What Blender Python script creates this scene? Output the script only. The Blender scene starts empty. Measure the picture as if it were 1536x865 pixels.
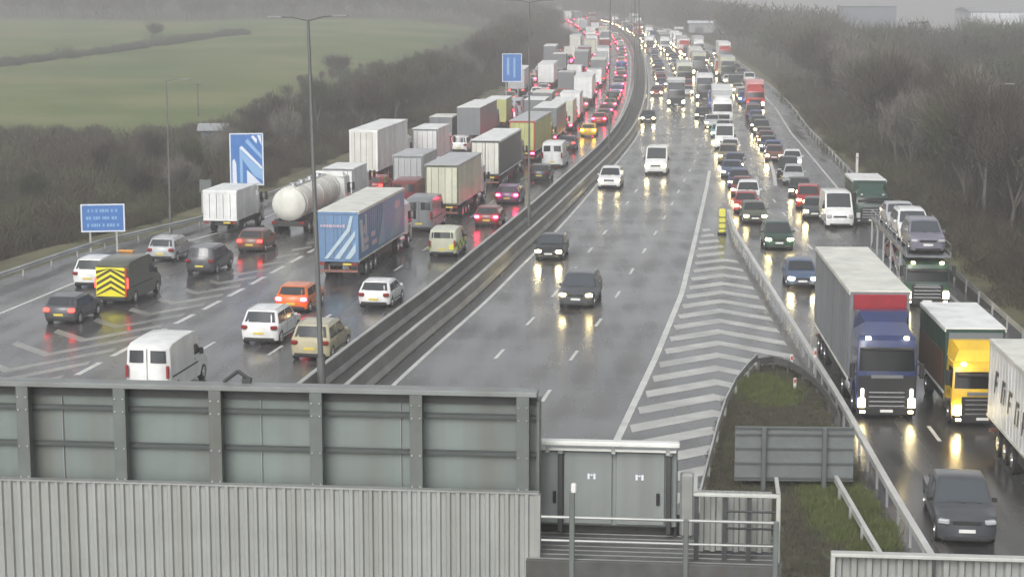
import bpy, bmesh, math, random
import numpy as np
from mathutils import Vector, Matrix
random.seed(7); rng = np.random.default_rng(11)
S = bpy.context.scene
COL = S.collection
R = math.radians

# ------------------------------------------------------------------ camera
CAMH, FPX, PITCH = 18.0, 2900.0, math.atan(467.5 / 2900.0)
cam_d = bpy.data.cameras.new('camera'); cam = bpy.data.objects.new('camera', cam_d); COL.objects.link(cam)
cam.location = (0, 0, CAMH); cam.rotation_euler = (math.pi / 2 - PITCH, 0, 0)
cam_d.sensor_width = 36; cam_d.lens = 36 * FPX / 1536; cam_d.clip_start = 0.5; cam_d.clip_end = 9000
S.camera = cam

def ray(px, py):
    x = (px - 768) / FPX; y = -(py - 432.5) / FPX
    return (x, math.cos(PITCH) + y * math.sin(PITCH), -math.sin(PITCH) + y * math.cos(PITCH))
def at(px, py, z=0.0):
    """world point at height z seen at a pixel of the 1536 x 865 photograph (used for surveying positions)"""
    d = ray(px, py); t = (z - CAMH) / d[2]
    return (d[0] * t, d[1] * t)

# ------------------------------------------------------------------ road alignment
MP = [(-60, -26.5), (20, -17.2), (60, -11.0), (80, -8.15), (92, -6.2), (107, -3.6), (122, -1.3), (144, 2.1), (169, 5.7), (195, 9.4), (223, 12.9),
      (258, 16.3), (305, 20.0), (374, 24.6), (450, 29.0), (561, 33.4), (667, 34.8), (760, 34.0), (850, 31), (1000, 20), (1200, -5), (1500, -60)]
_my = np.array([p[0] for p in MP], float); _mx = np.array([p[1] for p in MP], float)
_slopes = np.gradient(_mx, _my)
def M(Y):
    """x of the middle of the central reserve at distance Y (cubic Hermite)"""
    i = int(np.clip(np.searchsorted(_my, Y) - 1, 0, len(_my) - 2)); h = _my[i + 1] - _my[i]; t = (Y - _my[i]) / h
    a, b = _mx[i], _mx[i + 1]; m0, m1 = _slopes[i] * h, _slopes[i + 1] * h
    return (2*t**3-3*t**2+1)*a + (t**3-2*t**2+t)*m0 + (-2*t**3+3*t**2)*b + (t**3-t**2)*m1
def dM(Y): return (M(Y + 2) - M(Y - 2)) / 4
def heading(Y): return -math.atan(dM(Y))          # rotation about z of something that points along +road
def curve(pts):
    ys = [p[0] for p in pts]; vs = [p[1] for p in pts]
    return lambda Y: float(np.interp(Y, ys, vs))
XL_rail = curve([(-60, -60), (60, -42), (90, -34.2), (113, -30.4), (118, -29.4), (127.5, -27.6), (141, -22.6), (180, -15.6), (250, -5.4), (400, 7.6), (561, 19.6), (667, 18.9), (821, 17.6), (1000, 4), (1500, -76)])
XR_rail = curve([(-60, 8), (60, 24.2), (93, 25.4), (120, 26.9), (161, 29.8), (178, 31.1), (199, 32.7), (226, 34.7), (268, 38.6), (309, 41.6), (374, 45.5), (450, 49.5), (561, 52.5), (700, 52.5), (850, 48), (1000, 37), (1500, -43)])
XS_rail = curve([(-60, 9), (40, 12.2), (57, 12.7), (65, 13.0), (78, 13.6), (93, 14.1), (108, 14.6), (133, 15.4), (145, 16.3)])
XGL = curve([(30, -3.2), (74, 4.1), (91, 6.9), (110, 9.8), (133, 12.7), (167, 16.9), (184, 18.9), (230, 25.0)])

# ------------------------------------------------------------------ materials
MATS = {}
def mat(name, col, rough=0.5, metal=0.0, var=0.0, vscale=3.0, emit=None, estr=0.0, coat=0.0, bump=0.0, spec=0.5, dirt=None, streak=None, dmax=.6):
    if name in MATS: return MATS[name]
    m = bpy.data.materials.new(name); m.use_nodes = True; nt = m.node_tree; b = nt.nodes['Principled BSDF']
    b.inputs['Base Color'].default_value = (*col, 1); b.inputs['Roughness'].default_value = rough; b.inputs['Metallic'].default_value = metal
    b.inputs['Specular IOR Level'].default_value = spec
    b.inputs['Coat Weight'].default_value = coat; b.inputs['Coat Roughness'].default_value = 0.08
    if emit: b.inputs['Emission Color'].default_value = (*emit, 1); b.inputs['Emission Strength'].default_value = estr
    if var or bump or dirt:
        tc = nt.nodes.new('ShaderNodeTexCoord'); n = nt.nodes.new('ShaderNodeTexNoise'); n.inputs['Scale'].default_value = vscale; n.inputs['Detail'].default_value = 6
        n.inputs['Roughness'].default_value = 0.65
        nt.links.new(tc.outputs['Object'], n.inputs['Vector'])
        if streak:
            mpg = nt.nodes.new('ShaderNodeMapping'); mpg.inputs['Scale'].default_value = (streak, streak, .12); nt.links.new(tc.outputs['Object'], mpg.inputs[0])
        if var:
            r = nt.nodes.new('ShaderNodeMapRange'); r.inputs[1].default_value = 0.3; r.inputs[2].default_value = 0.7
            r.inputs[3].default_value = 1 - var; r.inputs[4].default_value = 1 + var
            mx = nt.nodes.new('ShaderNodeVectorMath'); mx.operation = 'SCALE'; mx.inputs[0].default_value = col
            nt.links.new(n.outputs['Fac'], r.inputs[0]); nt.links.new(r.outputs[0], mx.inputs['Scale'])
            last = mx.outputs[0]
            if dirt:
                n2 = nt.nodes.new('ShaderNodeTexNoise'); n2.inputs['Scale'].default_value = vscale * 0.37; n2.inputs['Detail'].default_value = 8
                nt.links.new((mpg.outputs[0] if streak else tc.outputs['Object']), n2.inputs['Vector'])
                r2 = nt.nodes.new('ShaderNodeMapRange'); r2.inputs[1].default_value = .45; r2.inputs[2].default_value = .7; r2.inputs[4].default_value = dmax
                nt.links.new(n2.outputs['Fac'], r2.inputs[0])
                mm = nt.nodes.new('ShaderNodeMix'); mm.data_type = 'RGBA'; nt.links.new(r2.outputs[0], mm.inputs[0])
                nt.links.new(last, mm.inputs[6]); mm.inputs[7].default_value = (*dirt, 1); last = mm.outputs[2]
            nt.links.new(last, b.inputs['Base Color'])
        if bump:
            bp = nt.nodes.new('ShaderNodeBump'); bp.inputs['Strength'].default_value = bump; bp.inputs['Distance'].default_value = 0.02
            nt.links.new(n.outputs['Fac'], bp.inputs['Height']); nt.links.new(bp.outputs[0], b.inputs['Normal'])
    MATS[name] = m; return m

PAINT = {
 'white': (.72, .73, .72), 'offwhite': (.62, .62, .56), 'cream': (.52, .53, .42), 'silver': (.40, .41, .42), 'grey': (.17, .18, .19), 'dark grey': (.060, .065, .072),
 'black': (.018, .019, .021), 'dark blue': (.022, .035, .11), 'blue': (.05, .10, .34), 'slate blue': (.060, .092, .165), 'steel blue': (.12, .22, .38), 'teal': (.03, .16, .15), 'green': (.03, .20, .075), 'dark green': (.02, .055, .04),
 'olive': (.085, .095, .065), 'red': (.36, .025, .022), 'dark red': (.16, .02, .02), 'orange': (.62, .14, .02), 'brown': (.16, .065, .04), 'purple': (.13, .035, .12), 'pink': (.62, .33, .33),
 'yellow': (.72, .46, .03), 'lime': (.52, .58, .07), 'beige': (.42, .38, .25), 'yellow green': (.42, .44, .17), 'violet': (.17, .165, .205), 'turquoise': (.16, .36, .33), 'bronze': (.20, .16, .10), 'reflection_brown': (.13, .06, .035)}
def paint(c): return mat('paint ' + c, PAINT[c], rough=.32, coat=.35, var=.12, vscale=1.3, dirt=tuple(v * .5 + .03 for v in PAINT[c]), dmax=.5, streak=2)
def panel(c): return mat('panel ' + c, PAINT[c], rough=.45, var=.14, vscale=.9, dirt=tuple(v * .68 for v in PAINT[c]), streak=3)
glass = mat('window glass', (.028, .032, .036), rough=.06, spec=.8)
glass_pale = mat('sky lit glass', (.05, .06, .07), rough=.05, spec=.9)
black = mat('black plastic', (.018, .018, .019), rough=.5)
chass = mat('chassis', (.030, .029, .028), rough=.6, var=.3, vscale=4)
tyre_m = mat('tyre rubber', (.016, .016, .016), rough=.7)
rim_m = mat('wheel alloy', (.33, .33, .34), rough=.3, metal=.8)
truck_rim = mat('truck rim', (.25, .25, .25), rough=.5, metal=.4)
dark_glass = mat('dark lorry glass', (.008, .009, .010), rough=.12, spec=.25)
chrome = mat('silver trim', (.55, .56, .57), rough=.25, metal=.8)
plate_w = mat('white plate', (.7, .7, .68), rough=.4)
plate_y = mat('yellow plate', (.62, .50, .08), rough=.4)
head_on = mat('headlight lit', (.9, .9, .85), rough=.2, emit=(1, .82, .42), estr=62)
head_soft = mat('headlight dipped', (.9, .9, .85), rough=.2, emit=(1, .78, .36), estr=26)
head_off = mat('headlight lens', (.55, .56, .58), rough=.12, metal=.3)
tail_on = mat('brake light lit', (.6, .02, .02), rough=.2, emit=(1, .025, .08), estr=42)
tail_soft = mat('tail light lit', (.45, .02, .02), rough=.2, emit=(1, .04, .03), estr=6)
tail_off = mat('tail light lens', (.22, .012, .012), rough=.2)
amber_on = mat('indicator lit', (.8, .3, .02), rough=.2, emit=(1, .42, .03), estr=40)
galv = mat('galvanised steel', (.42, .43, .42), rough=.42, metal=.35, var=.18, vscale=.8, dirt=(.2, .2, .18))

# ------------------------------------------------------------------ mesh builder
class G:
    def __init__(s): s.v = []; s.f = []; s.m = []
    def add(s, v, f, mi=0):
        o = len(s.v); s.v += [tuple(p) for p in v]; s.f += [tuple(i + o for i in q) for q in f]; s.m += [mi] * len(f); return s
    def box(s, c, d, mi=0, bev=0.0, rz=0.0):
        x, y, z = d[0] / 2, d[1] / 2, d[2] / 2
        if bev <= 0:
            v = [(-x, -y, -z), (x, -y, -z), (x, y, -z), (-x, y, -z), (-x, -y, z), (x, -y, z), (x, y, z), (-x, y, z)]
            f = [(0, 3, 2, 1), (4, 5, 6, 7), (0, 1, 5, 4), (1, 2, 6, 5), (2, 3, 7, 6), (3, 0, 4, 7)]
        else:
            b = min(bev, x * .45, y * .45, z * .45); v = []
            def ring(X, Y, Z, bb): return [(-X + bb, -Y, Z), (X - bb, -Y, Z), (X, -Y + bb, Z), (X, Y - bb, Z), (X - bb, Y, Z), (-X + bb, Y, Z), (-X, Y - bb, Z), (-X, -Y + bb, Z)]
            rs = [ring(x - b, y - b, -z, b * .5), ring(x, y, -z + b, b), ring(x, y, z - b, b), ring(x - b, y - b, z, b * .5)]
            f = []
            for r in rs: v += r
            for k in range(3):
                for i in range(8): f.append((k*8+i, k*8+(i+1) % 8, k*8+8+(i+1) % 8, k*8+8+i))
            f.append(tuple(range(7, -1, -1))); f.append(tuple(range(24, 32)))
        if rz:
            c_, s_ = math.cos(rz), math.sin(rz); v = [(p[0]*c_-p[1]*s_, p[0]*s_+p[1]*c_, p[2]) for p in v]
        return s.add([(p[0] + c[0], p[1] + c[1], p[2] + c[2]) for p in v], f, mi)
    def quad(s, a, b, c, d, mi=0): return s.add([a, b, c, d], [(0, 1, 2, 3)], mi)
    def tube(s, a, b, r0, r1=None, n=8, mi=0, caps=True):
        r1 = r0 if r1 is None else r1; a, b = Vector(a), Vector(b); d = (b - a)
        if d.length < 1e-6: return s
        d.normalize(); u = d.orthogonal().normalized(); w = d.cross(u); v = []
        for p, r in ((a, r0), (b, r1)):
            for i in range(n):
                t = 2 * math.pi * i / n; v.append(p + u * (r * math.cos(t)) + w * (r * math.sin(t)))
        f = [(i, (i + 1) % n, n + (i + 1) % n, n + i) for i in range(n)]
        if caps: f += [tuple(range(n - 1, -1, -1)), tuple(range(n, 2 * n))]
        return s.add(v, f, mi)
    def plate(s, pts, thick, nrm, mi=0):
        """thin solid plate from a planar outline, extruded along nrm"""
        nrm = Vector(nrm).normalized(); n = len(pts); P = [Vector(p) for p in pts]; fn = Vector((0, 0, 0))
        for i in range(n): fn += P[i].cross(P[(i + 1) % n])
        if fn.dot(nrm) < 0: P.reverse()
        v = P + [p + nrm * thick for p in P]
        f = [tuple(range(n - 1, -1, -1)), tuple(range(n, 2 * n))] + [(i, (i + 1) % n, n + (i + 1) % n, n + i) for i in range(n)]
        return s.add(v, f, mi)
    def merge(s, g, mi=0):
        o = len(s.v); s.v += g.v; s.f += [tuple(i + o for i in q) for q in g.f]; s.m += [mi] * len(g.f); return s
    def mesh(s, name, mats, smooth=None):
        me = bpy.data.meshes.new(name); me.from_pydata([tuple(p) for p in s.v], [], s.f)
        for m in mats: me.materials.append(m)
        if len(mats) > 1: me.polygons.foreach_set('material_index', s.m)
        if smooth:
            me.shade_smooth(); me.set_sharp_from_angle(angle=R(smooth))
        me.update(); return me
def link(name, me, parent=None, loc=(0, 0, 0), rz=0):
    o = bpy.data.objects.new(name, me); COL.objects.link(o); o.location = loc; o.rotation_euler = (0, 0, rz)
    if parent: o.parent = parent
    return o
def obj(name, g, m, parent=None, loc=(0, 0, 0), rz=0, smooth=None):
    return link(name, g.mesh(name, m if isinstance(m, list) else [m], smooth), parent, loc, rz)
def tag(o, label=None, cat=None, group=None, kind=None):
    if label: o['label'] = label
    if cat: o['category'] = cat
    if group: o['group'] = group
    if kind: o['kind'] = kind
    return o
def thing(name, label, cat, loc=(0, 0, 0), rz=0, group=None):
    return tag(link(name, None, None, loc, rz), label, cat, group)

# ------------------------------------------------------------------ world and light
W = bpy.data.worlds.new('World'); S.world = W; W.use_nodes = True
nt = W.node_tree; bg = nt.nodes['Background']; sky = nt.nodes.new('ShaderNodeTexSky'); sky.sky_type = 'NISHITA'; sky.sun_disc = False
SUN_EL, SUN_AZ = R(38), R(200)
sky.sun_elevation = SUN_EL; sky.sun_rotation = SUN_AZ; sky.air_density = 1.0; sky.dust_density = 4.0
tc = nt.nodes.new('ShaderNodeTexCoord'); sx = nt.nodes.new('ShaderNodeSeparateXYZ'); mxn = nt.nodes.new('ShaderNodeMath'); mxn.operation = 'MAXIMUM'; mxn.inputs[1].default_value = 0.05
cx = nt.nodes.new('ShaderNodeCombineXYZ'); nt.links.new(tc.outputs['Generated'], sx.inputs[0]); nt.links.new(sx.outputs[2], mxn.inputs[0])
nt.links.new(sx.outputs[0], cx.inputs[0]); nt.links.new(sx.outputs[1], cx.inputs[1]); nt.links.new(mxn.outputs[0], cx.inputs[2]); nt.links.new(cx.outputs[0], sky.inputs[0])
hs = nt.nodes.new('ShaderNodeHueSaturation'); hs.inputs['Saturation'].default_value = 0.14
nt.links.new(sky.outputs[0], hs.inputs['Color']); nt.links.new(hs.outputs[0], bg.inputs[0]); bg.inputs[1].default_value = 0.145
sl = bpy.data.lights.new('sun', 'SUN'); sl.energy = 0.8; sl.angle = R(30); sl.color = (1, .97, .93)
so = bpy.data.objects.new('sun', sl); COL.objects.link(so)
dvec = Vector((math.sin(SUN_AZ) * math.cos(SUN_EL), math.cos(SUN_AZ) * math.cos(SUN_EL), math.sin(SUN_EL)))
so.rotation_euler = dvec.to_track_quat('Z', 'Y').to_euler()
S.view_settings.view_transform = 'Standard'; S.view_settings.look = 'None'; S.view_settings.exposure = 0.45; S.view_settings.gamma = 1
S.view_settings.use_curve_mapping = False

# ------------------------------------------------------------------ terrain
def sm(t): t = min(max(t, 0), 1); return t * t * (3 - 2 * t)
def terr(X, Y):
    xl, xr = XL_rail(Y), XR_rail(Y)
    if X < xl - 4:
        d = xl - 4 - X
        h = 4.2 * sm((Y - 200) / 420) * sm(d / 60) + 5 * sm((Y - 620) / 500) * sm(d / 100) - 14 * sm((Y - 1300) / 900)
        h += .35 * math.sin(X * .05 + 1) * math.sin(Y * .037) * sm(d / 40)
        h -= .8 * sm(d / 6) * (1 - sm((Y - 200) / 100))
    elif X > xr + 2:
        d = X - xr - 2
        h = -1.6 * sm(d / 12) - 36 * sm((Y - 340) / 1300) * sm(d / 60) - 5 * sm((d - 60) / 200)
    else: h = -12 * sm((Y - 950) / 900)
    return h - 0.06
gx = sorted(set([round(x) for x in list(np.arange(-120, 120, 3)) + list(np.arange(-420, 420, 15)) + list(np.arange(-1500, 1501, 75))]))
gy = sorted(set([round(y) for y in list(np.arange(-60, 420, 6)) + list(np.arange(420, 1000, 15)) + list(np.arange(1000, 2500, 60))]))
tv = [(x, y, terr(x, y)) for y in gy for x in gx]; nx = len(gx)
tf = [(j*nx+i, j*nx+i+1, (j+1)*nx+i+1, (j+1)*nx+i) for j in range(len(gy)-1) for i in range(nx-1)]
tme = bpy.data.meshes.new('ground'); tme.from_pydata(tv, [], tf); tme.shade_smooth()
ca = tme.color_attributes.new('zone', 'FLOAT_COLOR', 'POINT'); cd = np.zeros((len(tv), 4)); cd[:, 3] = 1
def hedge_y(X): return float(np.interp(X, [-300, -95, -70], [320, 362, 497]))
for i, (x, y, z) in enumerate(tv):
    xl = XL_rail(y); f = 0.0
    if x < xl - 22:
        f = sm((y - 212 - 14 * math.sin(x * .07)) / 25) * sm((xl - 24 - x) / 12) * (1 - sm((y - 620) / 40))
    cd[i, 0] = f
    cd[i, 1] = sm((y - 395) / 30)
ca.data.foreach_set('color', cd.ravel())
gm = bpy.data.materials.new('ground cover'); gm.use_nodes = True; nt = gm.node_tree; b = nt.nodes['Principled BSDF']; b.inputs['Roughness'].default_value = .95; b.inputs['Specular IOR Level'].default_value = .1
at_ = nt.nodes.new('ShaderNodeAttribute'); at_.attribute_name = 'zone'; sp = nt.nodes.new('ShaderNodeSeparateColor'); nt.links.new(at_.outputs['Color'], sp.inputs[0])
tcn = nt.nodes.new('ShaderNodeTexCoord')
def noise(sc, det=6):
    n = nt.nodes.new('ShaderNodeTexNoise'); n.inputs['Scale'].default_value = sc; n.inputs['Detail'].default_value = det; nt.links.new(tcn.outputs['Object'], n.inputs['Vector']); return n
def ramp(src, stops):
    r = nt.nodes.new('ShaderNodeValToRGB'); e = r.color_ramp.elements
    while len(e) < len(stops): e.new(.5)
    for k, (p, c) in enumerate(stops): e[k].position = p; e[k].color = (*c, 1)
    nt.links.new(src, r.inputs[0]); return r
scr = ramp(noise(.25).outputs['Fac'], [(.3, (.035, .032, .022)), (.5, (.065, .062, .038)), (.72, (.10, .092, .055))])
fld = ramp(noise(.035, 9).outputs['Fac'], [(.3, (.085, .12, .045)), (.5, (.125, .155, .06)), (.7, (.19, .185, .09))])
mx = nt.nodes.new('ShaderNodeMix'); mx.data_type = 'RGBA'; nt.links.new(sp.outputs[0], mx.inputs[0]); nt.links.new(scr.outputs[0], mx.inputs[6]); nt.links.new(fld.outputs[0], mx.inputs[7])
nt.links.new(mx.outputs[2], b.inputs['Base Color'])
tme.materials.append(gm); tag(link('ground', tme), kind='structure')

# ------------------------------------------------------------------ road surface
road_m = bpy.data.materials.new('wet asphalt'); road_m.use_nodes = True; nt = road_m.node_tree; b = nt.nodes['Principled BSDF']
tcn = nt.nodes.new('ShaderNodeTexCoord')
mp = nt.nodes.new('ShaderNodeMapping'); mp.inputs['Rotation'].default_value = (0, 0, R(9)); mp.inputs['Scale'].default_value = (1, .06, 1); nt.links.new(tcn.outputs['Object'], mp.inputs[0])
n1 = nt.nodes.new('ShaderNodeTexNoise'); n1.inputs['Scale'].default_value = .9; n1.inputs['Detail'].default_value = 5; nt.links.new(mp.outputs[0], n1.inputs['Vector'])
n2 = noise(.16, 5); n3 = noise(9, 3)
c1 = ramp(n1.outputs['Fac'], [(.32, (.036, .036, .037)), (.5, (.062, .061, .061)), (.68, (.098, .096, .094))]); 
la = nt.nodes.new('ShaderNodeAttribute'); la.attribute_name = 'lateral'
ab = nt.nodes.new('ShaderNodeMath'); ab.operation = 'ABSOLUTE'; nt.links.new(la.outputs['Fac'], ab.inputs[0])
m1 = nt.nodes.new('ShaderNodeMath'); m1.operation = 'MULTIPLY_ADD'; m1.inputs[1].default_value = 2 * math.pi / 1.8; m1.inputs[2].default_value = -2 * math.pi * 1.05 / 1.8; nt.links.new(ab.outputs[0], m1.inputs[0])
m2_ = nt.nodes.new('ShaderNodeMath'); m2_.operation = 'COSINE'; nt.links.new(m1.outputs[0], m2_.inputs[0])
trk = nt.nodes.new('ShaderNodeMapRange'); trk.inputs[1].default_value = -1; trk.inputs[2].default_value = 1; trk.inputs[3].default_value = .82; trk.inputs[4].default_value = 1.2; nt.links.new(m2_.outputs[0], trk.inputs[0])
sc_ = nt.nodes.new('ShaderNodeVectorMath'); sc_.operation = 'SCALE'; nt.links.new(c1.outputs[0], sc_.inputs[0]); nt.links.new(trk.outputs[0], sc_.inputs['Scale'])
nt.links.new(sc_.outputs[0], b.inputs['Base Color'])
ad = nt.nodes.new('ShaderNodeMath'); ad.operation = 'MULTIPLY'; nt.links.new(n1.outputs['Fac'], ad.inputs[0]); nt.links.new(n2.outputs['Fac'], ad.inputs[1])
rr = nt.nodes.new('ShaderNodeMapRange'); rr.inputs[1].default_value = .12; rr.inputs[2].default_value = .4; rr.inputs[3].default_value = .12; rr.inputs[4].default_value = .38
nt.links.new(ad.outputs[0], rr.inputs[0])
mr = nt.nodes.new('ShaderNodeMath'); mr.operation = 'MULTIPLY'; nt.links.new(rr.outputs[0], mr.inputs[0]); nt.links.new(trk.outputs[0], mr.inputs[1]); nt.links.new(mr.outputs[0], b.inputs['Roughness']); b.inputs['Specular IOR Level'].default_value = .42
bp = nt.nodes.new('ShaderNodeBump'); bp.inputs['Strength'].default_value = .12; bp.inputs['Distance'].default_value = .008; nt.links.new(n3.outputs['Fac'], bp.inputs['Height']); nt.links.new(bp.outputs[0], b.inputs['Normal'])

def strip(xa, xb, ys, z, g=None, mi=0):
    """sheet between two curves x=xa(Y), x=xb(Y)"""
    g = g or G(); v = []; f = []
    for y in ys: v += [(xa(y), y, z), (xb(y), y, z)]
    for i in range(len(ys) - 1): f.append((2*i, 2*i+1, 2*i+3, 2*i+2))
    return g.add(v, f, mi)
def yr(a, b, st=4.0):
    n = max(1, int(math.ceil((b - a) / st))); return [a + (b - a) * i / n for i in range(n + 1)]
def off(o):
    f = o if callable(o) else (lambda Y: o)
    return lambda Y: M(Y) + f(Y) * math.sqrt(1 + dM(Y) ** 2)
def lateral(o):
    # metres from the middle of the central reserve, used for the worn wheel tracks of each lane
    me = o.data; at2 = me.attributes.new('lateral', 'FLOAT', 'POINT')
    at2.data.foreach_set('value', [(v.co.x - M(v.co.y)) / math.sqrt(1 + dM(v.co.y) ** 2) for v in me.vertices]); return o
g = strip(lambda y: XL_rail(y) - .8, off(-1.35), yr(-50, 1100, 5), 0)
tag(lateral(obj('left_carriageway', g, road_m)), kind='structure')
g = strip(off(1.35), lambda y: XR_rail(y) + .8, yr(-50, 1100, 5), 0)
tag(lateral(obj('right_carriageway', g, road_m)), kind='structure')
g = strip(off(-1.35), off(1.35), yr(-50, 1100, 5), .004)
tag(obj('central_reserve', g, mat('reserve ground', (.052, .05, .044), rough=.6, var=.4, vscale=.7)), kind='structure')
# verges: a strip of rough grass outside each outer barrier
vm = mat('verge grass', (.115, .112, .058), rough=.95, var=.4, vscale=.5, dirt=(.06, .05, .032))
g = strip(lambda y: XL_rail(y) - 4.2, lambda y: XL_rail(y) - .8, yr(-50, 1000, 6), .01)
tag(obj('left_verge', g, vm), kind='structure')
g = strip(lambda y: XR_rail(y) + .8, lambda y: XR_rail(y) + 2.2, yr(-50, 1000, 6), .01)
tag(obj('right_verge', g, vm), kind='structure')

# ------------------------------------------------------------------ painted markings
line_m = mat('road paint', (.55, .55, .52), rough=.35, var=.18, vscale=1.5, dirt=(.32, .32, .30))
worn_m = mat('worn road paint', (.40, .40, .375), rough=.35, var=.25, vscale=.8, dirt=(.22, .22, .21))
ln = G()
def cont(xc, w, y0, y1, z=.005): strip(lambda y: xc(y) - w/2, lambda y: xc(y) + w/2, yr(y0, y1, 3), z, ln)
def dashes(o, y0, y1, per=9.0, ln_=2.4, w=.17):
    y = y0
    while y < y1:
        xc = off(o); strip(lambda q: xc(q) - w/2, lambda q: xc(q) + w/2, yr(y, y + ln_, 2), .005, ln); y += per
eR = curve([(0, 2.1), (130, 2.1), (170, 1.75), (300, 1.5), (900, 1.5)])
cont(off(eR), .22, 30, 820); cont(off(-1.75), .2, 30, 820)
dashes(5.55, 54.6, 640); dashes(9.15, 54.2, 640)
dashes(lambda Y: 12.75 if Y > 180 else 12.6, 186.5, 640, w=.2)
dashes(-5.4, 55.5, 640); dashes(-9.0, 56.5, 640)
dashes(-12.7, 78, 150, per=4.4, ln_=2.9, w=.3); dashes(-12.7, 151, 600)
cont(lambda y: XGL(y), .3, 50, 181)
cont(lambda y: XR_rail(y) - (2.1 if y > 160 else 1.2 + .9 * sm((y - 120) / 40)), .2, 100, 800)
cont(lambda y: XL_rail(y) + curve([(60, 3.4), (103, 4.3), (113, 4.2), (141, 3.2), (200, 2.2), (900, 1.6)])(y), .22, 50, 760)
def slipmid(y): return float(np.interp(y, [50, 61, 79, 97, 112, 129, 141, 183], [14.6+1.8, 16.3, 17.0, 18.8, 19.6, 20.1, 20.6, 22.6]))
y = 56.0
while y < 186:
    strip(lambda q: slipmid(q) - .08, lambda q: slipmid(q) + .08, yr(y, y + 2.6, 2), .005, ln); y += 9
# ghost island line between the two queues further back
gh = curve([(168, 23.0), (178, 24.2), (195, 26.0), (215, 28.2), (238, 30.3)])
cont(gh, .3, 168, 238)
tag(obj('lane_markings', ln, line_m), kind='structure')
ch = G()
# right hand nose: chevrons whose point is away from the camera
def ridgeR(y): return 10.2 + (y - 91) * .115
y = 56.0
while y < 172:
    xl = XGL(y) + .45; xr_ = min(ridgeR(y), 14.3)
    dy = (xr_ - xl) * .78
    if xr_ > xl + .3:
        ch.add([(xl, y, .005), (xr_, y + dy, .005), (xr_, y + dy + 1.3, .005), (xl, y + 1.3, .005)], [(0, 1, 2, 3)])
        x3 = XS_rail(y) - .55
        if x3 > xr_ and y < 122:
            ch.add([(xr_, y + dy, .005), (x3, y + dy - (x3 - xr_) * 1.1, .005), (x3, y + dy + 1.3 - (x3 - xr_) * 1.1, .005), (xr_, y + dy + 1.3, .005)], [(0, 1, 2, 3)])
    y += 3.25
tag(obj('chevron_markings', ch, worn_m), kind='structure')
ch = G()
# left hand nose: chevrons whose point is towards the camera
def gL(y): return float(np.interp(y, [60, 80, 90, 105, 125, 150], [-26, -23.5, -20.5, -17.2, -14.6, -13.1]))
y = 66.0
while y < 150:
    r_ = off(-13.1)(y); l_ = M(y) + gL(y); mid = (r_ + l_) / 2 - .6
    hw1, hw2 = r_ - mid, mid - l_
    ch.add([(mid, y - hw1 * 1.3, .005), (r_, y, .005), (r_, y + 1.0, .005), (mid, y - hw1 * 1.3 + 1.0, .005)], [(0, 1, 2, 3)])
    if hw2 > .3: ch.add([(l_, y + hw2 * 1.3 - hw1 * 1.3, .005), (mid, y - hw1 * 1.3, .005), (mid, y - hw1 * 1.3 + 1.0, .005), (l_, y + hw2 * 1.3 - hw1 * 1.3 + 1.0, .005)], [(0, 1, 2, 3)])
    y += 3.3
tag(obj('chevron_markings', ch, mat('faded road paint', (.24, .24, .22), rough=.32, var=.35, vscale=.6, dirt=(.10, .10, .095))), kind='structure')

# ------------------------------------------------------------------ grass island in the nose between mainline and slip road
isl = [at(1040, 800), at(1058, 745), at(1076, 665), at(1092, 608), at(1112, 572), at(1140, 553), at(1162, 550), at(1188, 556), at(1216, 580), at(1240, 608)]
isl = [(x, y) for x, y in isl]
right_edge = [(XS_rail(y) - .55, y) for y in (80, 74, 68, 62, 56, 48, 40, 30, 10)]
left_low = [(isl[0][0] - .7, 50), (isl[0][0] - 2.2, 40), (isl[0][0] - 4.5, 10)]
outline = isl + right_edge + left_low[::-1]
gi = G(); n = len(outline)
gi.add([(x, y, .13) for x, y in outline] + [(x, y, -.02) for x, y in outline], [tuple(range(n))[::-1]] + [((i), (i+1) % n, n + (i+1) % n, n + i) for i in range(n)])
tag(obj('grass_island', gi, mat('island grass', (.080, .086, .045), rough=.95, var=.45, vscale=.8, dirt=(.055, .055, .038), bump=.6)), kind='structure')

# ------------------------------------------------------------------ barriers
conc = mat('wet concrete', (.17, .168, .16), rough=.42, var=.3, vscale=.6, dirt=(.06, .06, .056), bump=.3)
conc_top = mat('pale coping', (.36, .36, .34), rough=.5, var=.2, vscale=.8, dirt=(.2, .2, .18))
def wall(o, y0, y1, label, side):
    t = thing('concrete_barrier', label, 'crash barrier', (M(y0) + o, y0, 0), group='concrete barriers of the central reserve')
    prof = [(-.27, 0), (-.27, .08), (-.12, .30), (-.09, .86), (.09, .86), (.12, .30), (.27, .08), (.27, 0)]
    def sweep(pr, z0=0):
        gg = G(); ys = yr(y0, y1, 5); k = len(pr)
        for yy in ys: gg.v += [(off(o)(yy) + a - t.location.x, yy - y0, b_) for a, b_ in pr]
        for i in range(len(ys) - 1):
            for j in range(k - 1): gg.f.append((i*k+j, (i+1)*k+j, (i+1)*k+j+1, i*k+j+1))
        gg.f.append(tuple(range(k))); gg.f.append(tuple(range((len(ys)-1)*k, len(ys)*k))[::-1]); gg.m = [0] * len(gg.f)
        return gg
    obj('barrier_wall', sweep(prof), conc, t); obj('coping', sweep([(-.105, .863), (-.105, .925), (.105, .925), (.105, .863), (-.105, .863)]), conc_top, t)
wall(-1.02, 50, 830, 'dark wet concrete barrier with pale top beside the outbound left carriageway', -1)
wall(1.02, 50, 830, 'dark wet concrete barrier with pale top beside the clear oncoming lanes', 1)

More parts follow.
